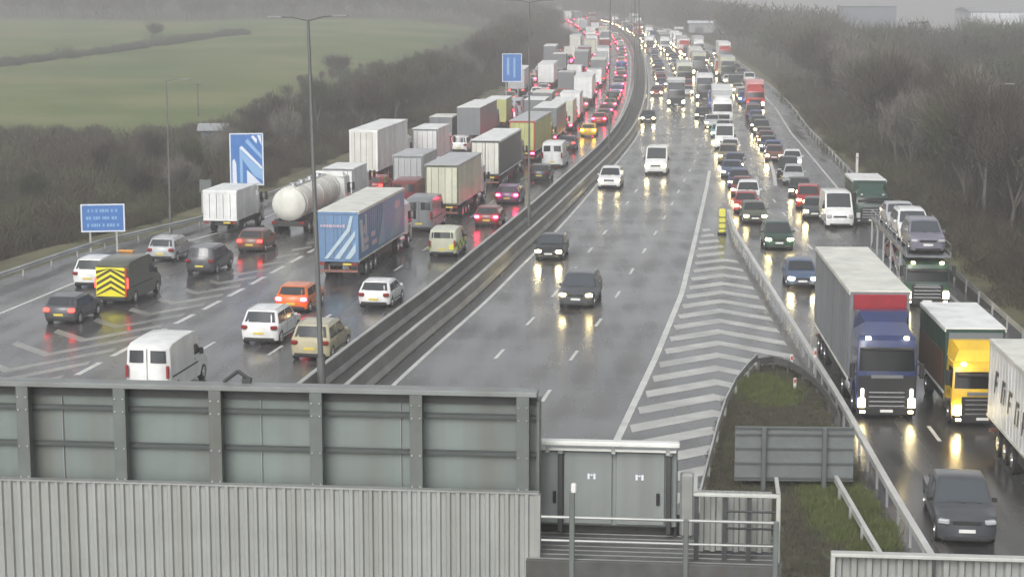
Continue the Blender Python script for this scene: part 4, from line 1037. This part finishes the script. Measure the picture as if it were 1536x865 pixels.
local(tl, 'lettering', g, st3)
def side_poly(pts, m, nm='side_graphic', s=1): g = G(); g.plate([(s * 1.278, y, z) for y, z in pts], .008, (s, 0, 0)); local(tl, nm, g, m)
side_poly([(-1.6, 1.35), (-1.6, 3.95), (5.2, 3.95), (5.2, 1.35)], st2)
side_poly([(-7.9, 3.6), (-7.2, 3.6), (-6.6, 1.6), (-7.4, 1.6)], st1); side_poly([(-6.4, 3.8), (-6.0, 3.8), (-5.9, 2.4), (-6.3, 2.4)], st1)
g = G()
for a, b_, l, hgt in ((-6.9, 2.2, 1.3, .32), (-6.6, 1.75, 1.0, .28), (-4.8, 2.35, 1.2, .3), (-4.6, 1.8, 1.5, .3), (-6.9, 2.9, .5, .5), (2.2, 3.35, 1.6, .5)): g.box((1.285, a + l / 2, b_), (.012, l, hgt))
local(tl, 'side_graphic', g, st3)
g = G()
H2 = [(-3.0, 1.4), (-1.6, 3.0), (-1.2, 3.7), (-1.0, 1.4)]
g.plate([(1.29, y, z) for y, z in H2], .008, (1, 0, 0)); g.plate([(1.29, y, z) for y, z in [(.2, 1.4), (3.0, 1.4), (4.6, 3.0), (3.4, 3.2)]], .008, (1, 0, 0)); local(tl, 'side_graphic', g, st4)

# ---- right carriageway and slip road, near vehicles (their fronts towards the camera)
vp('suv', 863, 464, col='dark grey', head=head_soft, label='dark grey suv with dipped lights alone in the middle lane', glassm=glass_pale)
vp('hatchback', 822, 392, col='black', head=head_on, label='black car with dazzling headlights in the lane beside the barrier', glassm=glass_pale)
vp('suv', 913, 284, col='white', head=head_soft, label='white suv in the clear lane next to the central barrier')
vp('van', 983, 263, col='white', head=head_soft, label='white van in the clear middle lane below the dark lorry')
vp('hatchback', 972, 185, col='black', head=head_on, label='small black car with bright headlights beside the barrier above the white van')
vp('box lorry', 1014, 161, col='dark grey', col2='silver', col3='white', head=head_on, label='dark fronted lorry with white roof in the clear middle lane')
vp('hatchback', 985, 145, col='dark red', head=head_on, label='dark red car with bright headlights left of the dark fronted lorry')
vp('box lorry', 1057, 152, col='dark grey', col2='white', col3='white', head=head_soft, label='lorry with broad white box front right of the dark fronted lorry')
# queue A (lane next to the nose)
qa = [(1053, 180, 'hatchback', 'black', head_on, 'black car at the head of the dark gap beyond the white roofed queue'), (1068, 192, 'hatchback', 'silver', head_soft, 'silver hatchback behind the black car in the queue beside the nose'),
      (1078, 208, 'hatchback', 'turquoise', head_soft, 'turquoise hatchback in the queue nearest the nose of the chevrons'), (1086, 225, 'van', 'white', head_soft, 'white van with flat white roof in the queue above the nose'),
      (1091, 246, 'suv', 'bronze', head_on, 'bronze suv tucked in front of the flat roofed white van'), (1096, 268, 'saloon', 'slate blue', head_soft, 'slate blue saloon in the queue just above the nose tip'),
      (1121, 308, 'suv', 'white', head_off, 'large white suv right of the nose tip'), (1133, 337, 'hatchback', 'olive', head_soft, 'olive hatchback half hidden in front of the large white suv'),
      (1169, 377, 'suv', 'dark green', head_on, 'dark green suv with bright lights above the dark slate car'), (1204, 434, 'hatchback', 'slate blue', head_on, 'dark slate car with twin lights left of the blue lorry roof'),
      (1138, 198, 'suv', 'black', head_on, 'black suv with wide bright headlights below the pink and white lorry'), (1149, 219, 'hatchback', 'dark red', head_on, 'dark red hatchback directly below the wide lit black suv'),
      (1161, 243, 'hatchback', 'brown', head_on, 'brown hatchback with a long white reflection on the wet road'), (1188, 252, 'estate car', 'white', head_soft, 'white estate car in the slip queue right of the brown hatchback'),
      (1190, 277, 'estate car', 'silver', head_off, 'silver estate car in the slip queue below the white estate'), (1199, 297, 'hatchback', 'black', head_on, 'black hatchback with one bright light below the silver estate'),
      (1222, 330, 'hatchback', 'dark grey', head_on, 'dark grey hatchback left of the white high roofed van'), (1260, 343, 'van', 'white', head_off, 'white high roofed van behind the blue lorry roof')]
for px, py, kd, c, h_, lb in qa: vp(kd, px, py, col=c, head=h_, label=lb)
vp('box lorry', 1133, 164, col='red', col2='pink', col3='pink', head=head_on, label='pink and white fronted lorry at the right edge of the bend')
vp('light box lorry', 1308, 338, col='dark green', col2='dark green', col3='white', head=head_off, label='dark green light lorry with white roof behind the car transporter')
trp = vp('car transporter', 1390, 462, col='dark green', col2='silver', framec='grey', head=head_soft, label='car transporter with dark green cab behind the dark blue lorry, loaded on two decks')
Mt = Matrix.Rotation(trp.rotation_euler.z, 4, 'Z'); hdt = trp.rotation_euler.z - math.pi
for kd, c_, ly, lz, tl_, lb in (('suv', 'violet', 5.75, 2.92, .05, 'purple grey car on the top deck over the transporter cab'), ('people carrier', 'white', .6, 2.91, 0, 'white car in the middle of the transporter top deck'),
        ('saloon', 'silver', -4.7, 2.91, 0, 'silver car at the rear of the transporter top deck'), ('hatchback', 'silver', 2.6, 1.045, 0, 'silver car on the lower transporter deck just behind the cab'), ('hatchback', 'dark red', -2.6, 1.045, 0, 'dark red car at the rear of the lower transporter deck')):
    p = trp.location + Mt @ Vector((0, ly, 0)); n_ = len(ALLV)
    o = vehicle(kd, p.x, p.y, True, c_, label=lb, near_end=False, rot=hdt - heading(p.y), glassm=glass_pale); o.location.z = lz; ALLV.pop()


bl = vp('high cab lorry', 1329, 630, col='dark blue', col2='grey', col3='offwhite', head=head_soft, framec='grey', label='large dark blue lorry with grey curtain trailer facing the camera')
yl_ = vp('box lorry', 1473, 642, col='yellow', col2='dark green', col3='white', head=head_soft, label='yellow cab lorry with white roof right of the dark blue lorry')
wl = vehicle('articulated lorry', 19.0, 73.4 - 16.0, True, 'white', head=head_off, col2='white', col3='offwhite', label='white trailer with dark slanting lettering cut off by the right edge')
vp('pickup', 1450, 822, col='dark grey', rot=.03, head=head_off, label='dark grey pickup at the bottom right in front of the dark blue lorry', glassm=glass_pale)
# red header panel on the front of the blue lorry's trailer (above the cab)
g = G(); g.box((0, 5.35 + .05, 4.46), (2.2, .14, .66), bev=.02); local(bl, 'header_panel', g, mat('header red', (.26, .015, .025), rough=.4, var=.15))
g = G(); g.box((0, 8.055, 1.1), (2.36, .05, 1.5), bev=.01); local(bl, 'lower_front_panel', g, black)
for s in (-1, 1):
    g = G(); g.box((s * 1.0, 8.10, 1.05), (.12, .14, .55), bev=.03); local(bl, 'running_light', g, mat('running lamp', (.9, .9, .85), emit=(1, 1, .95), estr=4))
g = G(); g.box((0, 4.2 - 2.05 + .06, 3.2), (2.2, .1, .7)); local(yl_, 'front_panel', g, mat('panel slate', (.13, .15, .17), rough=.45))
g = G(); g.box((1.235, -1.0, 1.9), (.02, 5.6, 1.5)); local(yl_, 'side_panel', g, panel('reflection_brown'))  # brown sheet on the box side, reflections put into its colour
# slanting dark lettering on the white trailer (its left side as the camera sees it = local +x side when facing us)
g = G(); rr_ = random.Random(12)
for k in range(5):
    y_ = -6.9 + k * 1.25; z_ = 2.75 - k * .12; w_ = .8
    st = [[(0, -.45), (.18, -.45), (.42, .45), (.24, .45)], [(.3, .45), (.78, .45), (.74, .28), (.26, .28)]]
    if k % 2: st.append([(.42, -.45), (.6, -.45), (.78, .2), (.62, .2)])
    else: st.append([(.1, .05), (.55, .05), (.52, -.12), (.06, -.12)])
    for q in st: g.plate([(1.283, y_ + a, z_ + b_) for a, b_ in q], .008, (1, 0, 0))
local(wl, 'lettering', g, mat('lettering dark', (.06, .06, .07), rough=.5))

# ---- the packed queues further off, filled lane by lane
rf = random.Random(23)
CC = ['white', 'silver', 'grey', 'dark grey', 'black', 'dark blue', 'red', 'white', 'silver', 'blue', 'dark red', 'beige', 'bronze']
CK = ['hatchback', 'saloon', 'estate car', 'suv', 'people carrier', 'small van', 'van', 'hatchback', 'hatchback']
LCOL = [('white', 'white'), ('white', 'silver'), ('red', 'white'), ('dark blue', 'grey'), ('olive', 'offwhite'), ('white', 'grey'), ('dark grey', 'cream'), ('white', 'dark red')]
def busy(x, y, L):
    for a, b_, l, o in ALLV:
        if abs(a - x) < 2.2 and abs(b_ - y) < (l + L) / 2 + .9: return True
    return False
rows = {}
def fill(name, fo, y0, y1, side, truck_p, gap, seed, jam=1.0):
    y = y0; row = []
    while y < y1:
        far = (y - 150) / 600
        if rf.random() < truck_p: kind = rf.choice(['articulated lorry', 'box lorry', 'short lorry', 'light box lorry'])
        else: kind = rf.choice(CK if 'queue' not in name or y > 245 else ['hatchback', 'saloon', 'estate car', 'suv', 'hatchback'])
        L = LEN[kind]; yc = y + L / 2; X = off(fo)(yc) + rf.uniform(-.25, .25)
        if not busy(X, yc, L):
            c = rf.choice(CC); c2, c3 = None, 'offwhite'; lor = kind in BUILD
            if lor: c, c2 = rf.choice(LCOL); c3 = rf.choice(['white', 'silver', 'offwhite'])
            if side > 0: hd = rf.choice([head_on, head_soft, head_soft, head_off]); tl_ = tail_off
            else: hd = head_off; tl_ = rf.choice([tail_on, tail_on, tail_soft, tail_off])
            o = vehicle(kind, X, yc, side > 0, c, head=hd, tail=tl_, col2=c2, col3=c3, near_end=False, group='vehicles queueing in the distance')
            row.append((yc, c2 if lor else c, kind, o)); y += L + gap * (1 + far * 1.1) * rf.uniform(.7, 1.5)
        else: y += 1.5
    rows[name] = row
fill('gore side queue of the oncoming carriageway', lambda Y: float(np.interp(Y, [150, 186, 209, 236], [15.2, 12.9, 11.5, 11.1])), 146, 236, 1, 0, 1.6, 11)
fill('middle slip queue of the oncoming carriageway', lambda Y: float(np.interp(Y, [141, 168, 183, 205, 227, 245], [20.3, 18.9, 17.4, 16.4, 15.7, 15.5])), 144, 243, 1, 0, 1.6, 12)
fill('lane beside the barrier on the left carriageway', -3.6, 236, 800, -1, .03, 4.0, 1)
fill('second lane of the left carriageway', -7.3, 206, 800, -1, .3, 4.0, 2)
fill('third lane of the left carriageway', -10.9, 140, 790, -1, .2, 4.0, 3)
fill('inner slip lane of the left carriageway', lambda Y: float(np.interp(Y, [140, 250, 500], [-16.2, -15.2, -14.6])), 150, 600, -1, .2, 4.5, 4)
fill('outermost lane of the left carriageway', lambda Y: float(np.interp(Y, [150, 250, 450], [-19.2, -18.6, -18.0])), 196, 440, -1, .25, 7, 5)
fill('barrier lane of the oncoming carriageway', 3.6, 318, 800, 1, .05, 4, 6)
fill('middle lane of the oncoming carriageway', 7.3, 296, 800, 1, .12, 4, 7)
fill('nearside lane of the oncoming carriageway', 11.1, 236, 790, 1, .15, 3.0, 8)
fill('inner slip queue of the oncoming carriageway', lambda Y: float(np.interp(Y, [235, 500], [15.6, 14.4])), 243, 560, 1, .12, 3.0, 9)
fill('outer slip queue of the oncoming carriageway', lambda Y: float(np.interp(Y, [235, 500], [19.2, 17.8])), 330, 460, 1, .15, 9, 10)
seen = set()
ORD = 'nearest,second nearest,third nearest'.split(',')
for rn, row in rows.items():
    row.sort(key=lambda r: r[0])
    for i, (yc, c, kd, o) in enumerate(row):
        ahead = row[i - 1] if i else None; bey = row[i + 1] if i + 1 < len(row) else None
        nmk = lambda r: '%s %s' % (r[1].replace('offwhite', 'pale'), r[2].replace('articulated ', '').replace('people carrier', 'carrier'))
        me_ = nmk((0, c, kd))
        if not ahead: lb = '%s, nearest of the distant queue in the %s' % (me_, rn)
        elif not bey: lb = '%s, farthest of the queue in the %s' % (me_, rn)
        else: lb = '%s between %s and %s, %s' % (me_, nmk(ahead), nmk(bey), rn.replace(' of the left carriageway', ', left carriageway').replace(' on the left carriageway', ', left').replace(' of the oncoming carriageway', ', oncoming'))
        ws = lb.split()
        if len(ws) > 16: lb = ' '.join(ws[:16]); lb = lb.rstrip(',')
        if lb in seen:
            lb2 = lb.replace(' between ', ' farther off between ')
            lb = ' '.join(lb2.split()[:16])
        seen.add(lb); o['label'] = lb
print('vehicles', len(ALLV), 'far', sum(len(r) for r in rows.values()))

# ------------------------------------------------------------------ trees and scrub
bark = mat('bare bark', (.105, .095, .080), rough=.9, var=.25, vscale=1)
twig_m = mat('bare twigs', (.055, .046, .035), rough=.95, var=.3, vscale=.35)
twig_p = mat('pale ash twigs', (.15, .14, .12), rough=.95, var=.25, vscale=.35)
twig_g = mat('mossy twigs', (.062, .064, .038), rough=.95, var=.3, vscale=.35)
hedge_m = mat('hedge twigs', (.075, .082, .055), rough=.95, var=.3, vscale=.4)
ever_m = mat('evergreen foliage', (.035, .048, .030), rough=.9, var=.4, vscale=.4)
def tree_mesh(seed, H, ntw, tw, spread=.34, lod=0):
    """bare winter tree: tapered trunk with limbs, and a crown of fine twigs"""
    r_ = random.Random(seed); g = G(); ends = []
    def grow(p, d, l, r, lev):
        q = p + d * l; n = 6 if lev == 0 else (4 if lev == 1 else 3)
        g.tube(p, q, r, r * .62, n=n, caps=False)
        if lev >= 2 or (lod and lev >= 1): ends.append((p, q, d))
        if lev >= (2 if lod else 3): return
        for k in range(3 if lev < 2 else 2):
            t = r_.uniform(.55, 1.0); b_ = p + d * l * t
            nd = (d + Vector((r_.uniform(-1, 1), r_.uniform(-1, 1), r_.uniform(.0, .7))) * (.75 if lev else .6)).normalized()
            grow(b_, nd, l * r_.uniform(.55, .8), r * .55, lev + 1)
        grow(q, (d + Vector((r_.uniform(-.3, .3), r_.uniform(-.3, .3), .25))).normalized(), l * .7, r * .6, lev + 1)
    grow(Vector((0, 0, -.3)), Vector((r_.uniform(-.08, .08), r_.uniform(-.08, .08), 1)).normalized(), H * .34, H * .016, 0)
    v = []; f = []
    for i in range(ntw):
        p, q, d = r_.choice(ends); b_ = p.lerp(q, r_.random() ** .6) + Vector((r_.gauss(0, .035), r_.gauss(0, .035), r_.gauss(0, .03))) * H * (1.2 + 1.3 * (lod > 0))
        nd = (d * .8 + Vector((r_.gauss(0, .6), r_.gauss(0, .6), r_.gauss(.35, .4)))).normalized(); l = H * r_.uniform(.05, .15)
        s = nd.cross(Vector((r_.gauss(0, 1), r_.gauss(0, 1), r_.gauss(0, 1)))).normalized() * tw * r_.uniform(.6, 1.5)
        k = len(v); v += [b_ - s, b_ + s, b_ + nd * l + Vector((0, 0, r_.uniform(0, .1) * H * .2))]; f.append((k, k + 1, k + 2))
    gt = G(); gt.add(v, f); return g, gt
TP = []
def sky_line(x, y):
    # height a tree of the left belt may reach so that the green field stays open above it
    px = 768 + FPX * x / y
    b_ = float(np.interp(px, [-200, 0, 300, 400, 450, 520, 600, 700, 760, 830, 900], [172, 170, 168, 132, 110, 96, 80, 62, 14, -8, -10]))
    return CAMH - (b_ + 35) / FPX * y
for k in range(6):
    gt, gc = tree_mesh(100 + k, 10, 3600, .021)
    TP.append((gt.mesh('trunk', [bark], 60), gc.mesh('crown', [(twig_m, twig_g, twig_m, twig_g, twig_p, twig_m)[k]])))
tr = random.Random(5)
def plant(x, y, h, label, group, k=None):
    k = tr.randrange(6) if k is None else k; s = h / 10
    t = thing('bare_tree', label, 'tree', (x, y, terr(x, y)), tr.uniform(0, 6.28), group); t.scale = (s * 1.15, s * 1.15, s)
    link('trunk', TP[k][0], t); link('crown', TP[k][1], t)
# trees one can tell apart along both edges
n = 0; y = 96
while y < 330:
    for q in range(2):
        x = XR_rail(y) + tr.uniform(4.5, 9) + q * tr.uniform(4, 9); plant(x, y + tr.uniform(-3, 3), tr.uniform(9, 13) * (.9 if y < 130 else 1), 'bare grey brown winter tree in the dense row right of the slip road barrier', 'bare trees right of the slip road'); n += 1
    y += tr.uniform(6, 9)
y = 150
while y < 430:
    for q in range(2):
        x = XL_rail(y) - tr.uniform(6, 12) - q * tr.uniform(5, 10); hh = min(float(np.interp(y, [150, 230, 300, 430], [5.0, 7.5, 9, 10.5])), sky_line(x, y)) * tr.uniform(.88, 1.08)
        if hh < 2.2: continue
        plant(x, y + tr.uniform(-3, 3), hh, 'bare grey brown winter tree in the belt along the left verge', 'bare trees along the left verge'); n += 1
    y += tr.uniform(8, 12)
for k, (px, py, h, lb) in enumerate([(505, 122, 6.5, 'broad bare tree standing higher than the belt at the edge of the green field'), (228, 78, 6, 'lone faint tree on the hedge line of the far field'), (1345, 260, 12.5, 'tall bare tree in the wood behind the green lorry'),
        (1450, 330, 11, 'mossy bare tree close to the right edge of the wood')]):
    x, y = at(px, py); plant(x, y, h, lb, None, k)
    if h < 8: o_ = [q for q in bpy.data.objects if q.get('label') == lb][0]; o_.scale.x *= 1.7; o_.scale.y *= 1.7; o_.location.z -= h * .22
# woodland too dense to count
def scatter(name, label, pts, protos, mats_):
    V = []; F = []; o = 0; MI = []
    for x, y, h in pts:
        vs, fs, mi = protos[tr.randrange(len(protos))]; s = h / 10; a = tr.uniform(0, 6.28); c_, s_ = math.cos(a), math.sin(a)
        P = np.empty_like(vs); P[:, 0] = (vs[:, 0] * c_ - vs[:, 1] * s_) * s * 1.2 + x; P[:, 1] = (vs[:, 0] * s_ + vs[:, 1] * c_) * s * 1.2 + y; P[:, 2] = vs[:, 2] * s + terr(x, y)
        V.append(P); F.append(fs + o); MI.append(mi); o += len(vs)
    V = np.concatenate(V); F = np.concatenate(F); MI = np.concatenate(MI)
    me = bpy.data.meshes.new(name); me.vertices.add(len(V)); me.vertices.foreach_set('co', V.ravel()); me.loops.add(F.size); me.loops.foreach_set('vertex_index', F.ravel())
    me.polygons.add(len(F)); me.polygons.foreach_set('loop_start', np.arange(0, F.size, 3)); me.polygons.foreach_set('loop_total', np.full(len(F), 3))
    for m in mats_: me.materials.append(m)
    me.polygons.foreach_set('material_index', MI); me.update(calc_edges=True); me.validate()
    o = link(name, me); return tag(o, label, None, None, 'stuff')
def tri_proto(seed, ntw, tw, H=10):
    a, b_ = tree_mesh(seed, H, ntw, tw, lod=1); vs = np.array([tuple(p) for p in a.v + b_.v], float); o = len(a.v); fs = []; mi = []
    for q in a.f:
        for k in range(1, len(q) - 1): fs.append((q[0], q[k], q[k + 1])); mi.append(0)
    m_ = 1 + seed % 2
    for q in b_.f: fs.append(tuple(i + o for i in q)); mi.append(m_)
    return vs, np.array(fs, np.int32), np.array(mi, np.int32)
WP = [tri_proto(200 + k, 1150, .036) for k in range(6)]
def ivy(pr, seed):
    # ivy leaves clothing the trunk and inner limbs
    r_ = random.Random(seed); vs, fs, mi = pr; v = []; f = []
    for i in range(700):
        z = r_.uniform(0, 7.5); a = r_.uniform(0, 6.28); q = r_.gauss(.5 + .12 * z, .25) * (1 - .04 * z); c = Vector((q * math.cos(a), q * math.sin(a), z)); n_ = len(v)
        for _ in range(3): v.append(c + Vector((r_.gauss(0, .13), r_.gauss(0, .13), r_.gauss(0, .13))))
        f.append((n_, n_ + 1, n_ + 2))
    return np.concatenate([vs, np.array([tuple(p) for p in v])]), np.concatenate([fs, np.array(f, np.int32) + len(vs)]), np.concatenate([mi, np.full(len(f), 3, np.int32)])
WP.append(ivy(tri_proto(220, 900, .036), 1)); WP.append(ivy(tri_proto(221, 900, .036), 2))
WF = [tri_proto(300 + k, 420, .085) for k in range(5)]
def shrub_proto(seed, ntw, tw):
    r_ = random.Random(seed); v = []; f = []
    for i in range(ntw):
        a = r_.uniform(0, 6.28); rr_ = r_.random() ** .5 * 6.5; b_ = Vector((rr_ * math.cos(a), rr_ * math.sin(a), r_.uniform(-.5, 6) * (1 - (rr_ / 8) ** 2)))
        nd = Vector((r_.gauss(0, .5), r_.gauss(0, .5), r_.uniform(.3, 1.2))).normalized(); l = r_.uniform(1.2, 3.6); s = nd.cross(Vector((r_.gauss(0, 1), r_.gauss(0, 1), .1))).normalized() * tw * r_.uniform(.5, 1.5)
        k = len(v); v += [b_ - s, b_ + s, b_ + nd * l]; f.append((k, k + 1, k + 2))
    return np.array([tuple(p) for p in v], float), np.array(f, np.int32), np.full(len(f), seed % 2, np.int32)
SP = [shrub_proto(400 + k, 900, .06) for k in range(5)]
pts = []
for _ in range(620):
    y = tr.uniform(92, 420); x = XR_rail(y) + 9 + tr.random() ** 1.1 * 95 * (.5 + y / 420); pts.append((x, y, tr.uniform(8.5, 13.0) + (1.6 if y > 300 else 0)))
scatter('woodland', 'dense bare winter wood filling the slope right of the slip road', pts, WP, [bark, twig_m, twig_g, ever_m])
pts = []
for _ in range(420):
    y = tr.uniform(225, 640) ; d = tr.random() ** 1.3 * np.interp(y, [225, 300, 640], [34, 52, 60]); x = XL_rail(y) - 7 - d
    hh = min(float(np.interp(y, [225, 300, 430, 640], [8, 9, 10.5, 11.5])), sky_line(x, y)) * tr.uniform(.85, 1.05)
    if hh > 1.8: pts.append((x, y, hh))
scatter('woodland', 'dense belt of bare trees between the left carriageway and the green field', pts, WP, [bark, twig_m, twig_g, ever_m])
pts = []
for _ in range(900):
    y = tr.uniform(625, 1000); x = tr.uniform(-330, XL_rail(y) - 6); pts.append((x, y, tr.uniform(9, 13)))
for _ in range(650):
    y = tr.uniform(835, 1150); x = tr.uniform(-60, 260); pts.append((x, y, tr.uniform(9, 12)))
for _ in range(700):
    y = tr.uniform(400, 900); x = XR_rail(y) + 6 + tr.random() * 150; hh = tr.uniform(10, 13.5) + (y - 400) * .012
    if x / y > .165: hh = min(hh, 18 - .030 * y)
    if hh > 3: pts.append((x, y, hh))
scatter('woodland', 'hazy grey woods on the skyline beyond the motorway and fields', pts, WF, [bark, twig_m, twig_g])
# scrub and brambles on the verges
pts = []
for _ in range(900):
    y = tr.uniform(96, 235); x = XL_rail(y) - 4.5 - tr.random() ** 1.2 * (26 + (y - 96) * .75); hh = tr.uniform(2.2, 4.6) * (.55 if XL_rail(y) - x < 8 else 1)
    pts.append((x, y, min(hh * 1.1, max(sky_line(x, y) * 1.3, 1.2))))
for _ in range(420):
    y = tr.uniform(88, 330); x = XR_rail(y) + 2.6 + tr.random() ** 1.4 * 22; pts.append((x, y, tr.uniform(1.8, 4.5)))
for _ in range(260):
    y = tr.uniform(235, 640); x = XL_rail(y) - 3 - tr.random() * 7; pts.append((x, y, tr.uniform(2, 4)))
scatter('scrub', 'tangled brown scrub and brambles behind the roadside barriers', pts, SP, [mat('scrub brown', (.055, .044, .030), rough=.95, var=.3, vscale=.3), mat('scrub olive', (.068, .07, .037), rough=.95, var=.3, vscale=.3)])
# hedgerow across the field
pts = []
for _ in range(700):
    if tr.random() < .7: x = tr.uniform(-150, -68); y = float(np.interp(x, [-150, -95, -70], [338, 362, 497])) + tr.uniform(-1.5, 1.5)
    else: x = tr.uniform(-100, -30); y = 205 + (x + 100) * .1 + tr.uniform(-1.5, 1.5)
    pts.append((x, y, tr.uniform(1.2, 2.6) + (1.8 if tr.random() < .05 else 0)))
hd_ = [p for p in pts if p[1] > 300]; 
o = scatter('hedgerow', None, hd_, SP, [hedge_m, hedge_m]); o['kind'] = 'thing'; tag(o, 'dark hedgerow slanting across the pale green field', 'hedge')
# grass tufts
TGp = []
for k in range(3):
    r_ = random.Random(k); v = []; f = []
    for i in range(60):
        a = r_.uniform(0, 6.28); q = r_.random() * 3; b_ = Vector((q * math.cos(a), q * math.sin(a), 0)); nd = Vector((r_.gauss(0, .35), r_.gauss(0, .35), 1)).normalized(); s = Vector((math.cos(a), math.sin(a), 0)) * .12
        n_ = len(v); v += [b_ - s, b_ + s, b_ + nd * r_.uniform(1.2, 3.2)]; f.append((n_, n_ + 1, n_ + 2))
    TGp.append((np.array([tuple(p) for p in v], float), np.array(f, np.int32), np.full(len(f), k % 2, np.int32)))
terr_old = terr
pts = []; ptg = []
from mathutils.geometry import intersect_point_tri_2d
def inside(x, y):
    c = False; n_ = len(outline); j = n_ - 1
    for i in range(n_):
        xi, yi = outline[i]; xj, yj = outline[j]
        if (yi > y) != (yj > y) and x < (xj - xi) * (y - yi) / (yj - yi) + xi: c = not c
        j = i
    return c
while len(pts) + len(ptg) < 5600:
    x, y = tr.uniform(5, 13.5), tr.uniform(48, 91)
    if inside(x, y):
        gp = math.hypot((x - 11.2) / 1.3, (y - 82.5) / 3.4) < 1 or math.hypot((x - 11.2) / 1.2, (y - 63) / 5) < 1
        (ptg if gp else pts).append((x, y, tr.uniform(.5, 1.4) if gp else tr.uniform(.3, 1.0)))
terr = lambda x, y: .12
scatter('island_grass', 'green grass patches on the island above and below the wide sign', ptg, TGp, [mat('blade green', (.10, .125, .035), rough=.9, var=.3), mat('blade olive', (.10, .105, .04), rough=.9, var=.3)])
scatter('dead_grass', 'dark brown dead growth covering the rest of the island', pts, TGp, [mat('blade brown', (.078, .072, .048), rough=.9, var=.3), mat('blade dull', (.08, .084, .05), rough=.9, var=.3)])
terr = terr_old
# ------------------------------------------------------------------ far buildings
bw = mat('pale cladding', (.58, .60, .63), rough=.6, var=.08, vscale=.1); bd = mat('slate cladding', (.13, .15, .18), rough=.6, var=.1, vscale=.1); rfm = mat('roof sheet', (.28, .29, .30), rough=.5, var=.1, vscale=.1)
def shed(name, label, x, y, w, d, h, zb, wall, roof, rz=0, pitch=1.2, doors=3):
    t = thing(name, label, 'building', (x, y, zb), rz)
    g = G(); g.box((0, 0, h / 2), (w, d, h)); obj('wall', g, wall, t)
    g = G(); v = [(-w/2-.4, -d/2-.4, h+.003), (w/2+.4, -d/2-.4, h+.003), (w/2+.4, d/2+.4, h+.003), (-w/2-.4, d/2+.4, h+.003), (-w/2-.4, 0, h + pitch), (w/2+.4, 0, h + pitch)]
    g.add(v, [(0, 1, 5, 4), (2, 3, 4, 5), (1, 2, 5), (3, 0, 4), (3, 2, 1, 0)]); obj('roof', g, roof, t)
    for k in range(doors):
        g = G(); g.box((-w / 2 + (k + .5) * w / doors, -d / 2 - .05, min(h * .3, 2.5)), (min(w / doors * .4, 5), .08, min(h * .5, 4.5))); obj('door', g, mat('shed door', (.08, .09, .10), rough=.6), t)
shed('warehouse', 'pale hazy warehouse at the top right above the wood', 165, 600, 52, 40, 13.6, -6, bw, rfm, R(-6))
shed('warehouse', 'dark flat hazy building on the skyline left of the open sky', 128, 705, 20, 22, 12, -4.5, bd, rfm, R(-8), pitch=.6)
shed('farm_shed', 'small pale roofed shed among the scrub below the green field', -33, 214, 2.6, 3, 2.3, terr(-33, 214) - .1, bd, rfm, R(4), pitch=.7, doors=1)
shed('long_shed', 'long low pale roofed shed beyond the bend of the motorway', 68, 640, 20, 8, 3.0, -.1, rfm, bw, R(-3), pitch=.8)
# telegraph pole on the field edge
x, y = at(297, 172); t = thing('telegraph_pole', 'thin dark pole standing at the lower edge of the green field', 'pole', (x, y, terr(x, y))); g = G(); g.tube((0, 0, 0), (0, 0, 4.5), .12, .08, 8); obj('pole', g, bark, t)
g = G(); g.box((0, 0, 4.2), (1.1, .1, .1)); obj('crossarm', g, bark, t)
# ------------------------------------------------------------------ haze
hz = G(); x0, x1, y0, y1, z0, z1 = -1560, 1560, -75, 2520, -62, 23
hz.box(((x0 + x1) / 2, (y0 + y1) / 2, (z0 + z1) / 2), (x1 - x0, y1 - y0, z1 - z0))
hm = bpy.data.materials.new('haze'); hm.use_nodes = True; nt = hm.node_tree; nt.nodes.remove(nt.nodes['Principled BSDF'])
pv = nt.nodes.new('ShaderNodeVolumePrincipled'); pv.inputs['Color'].default_value = (.92, .92, .915, 1); pv.inputs['Density'].default_value = .00122; pv.inputs['Anisotropy'].default_value = .2
nt.links.new(pv.outputs[0], nt.nodes['Material Output'].inputs['Volume'])
tag(obj('haze', hz, hm), 'thin grey mist thickening with distance over the whole scene', None, None, 'stuff')
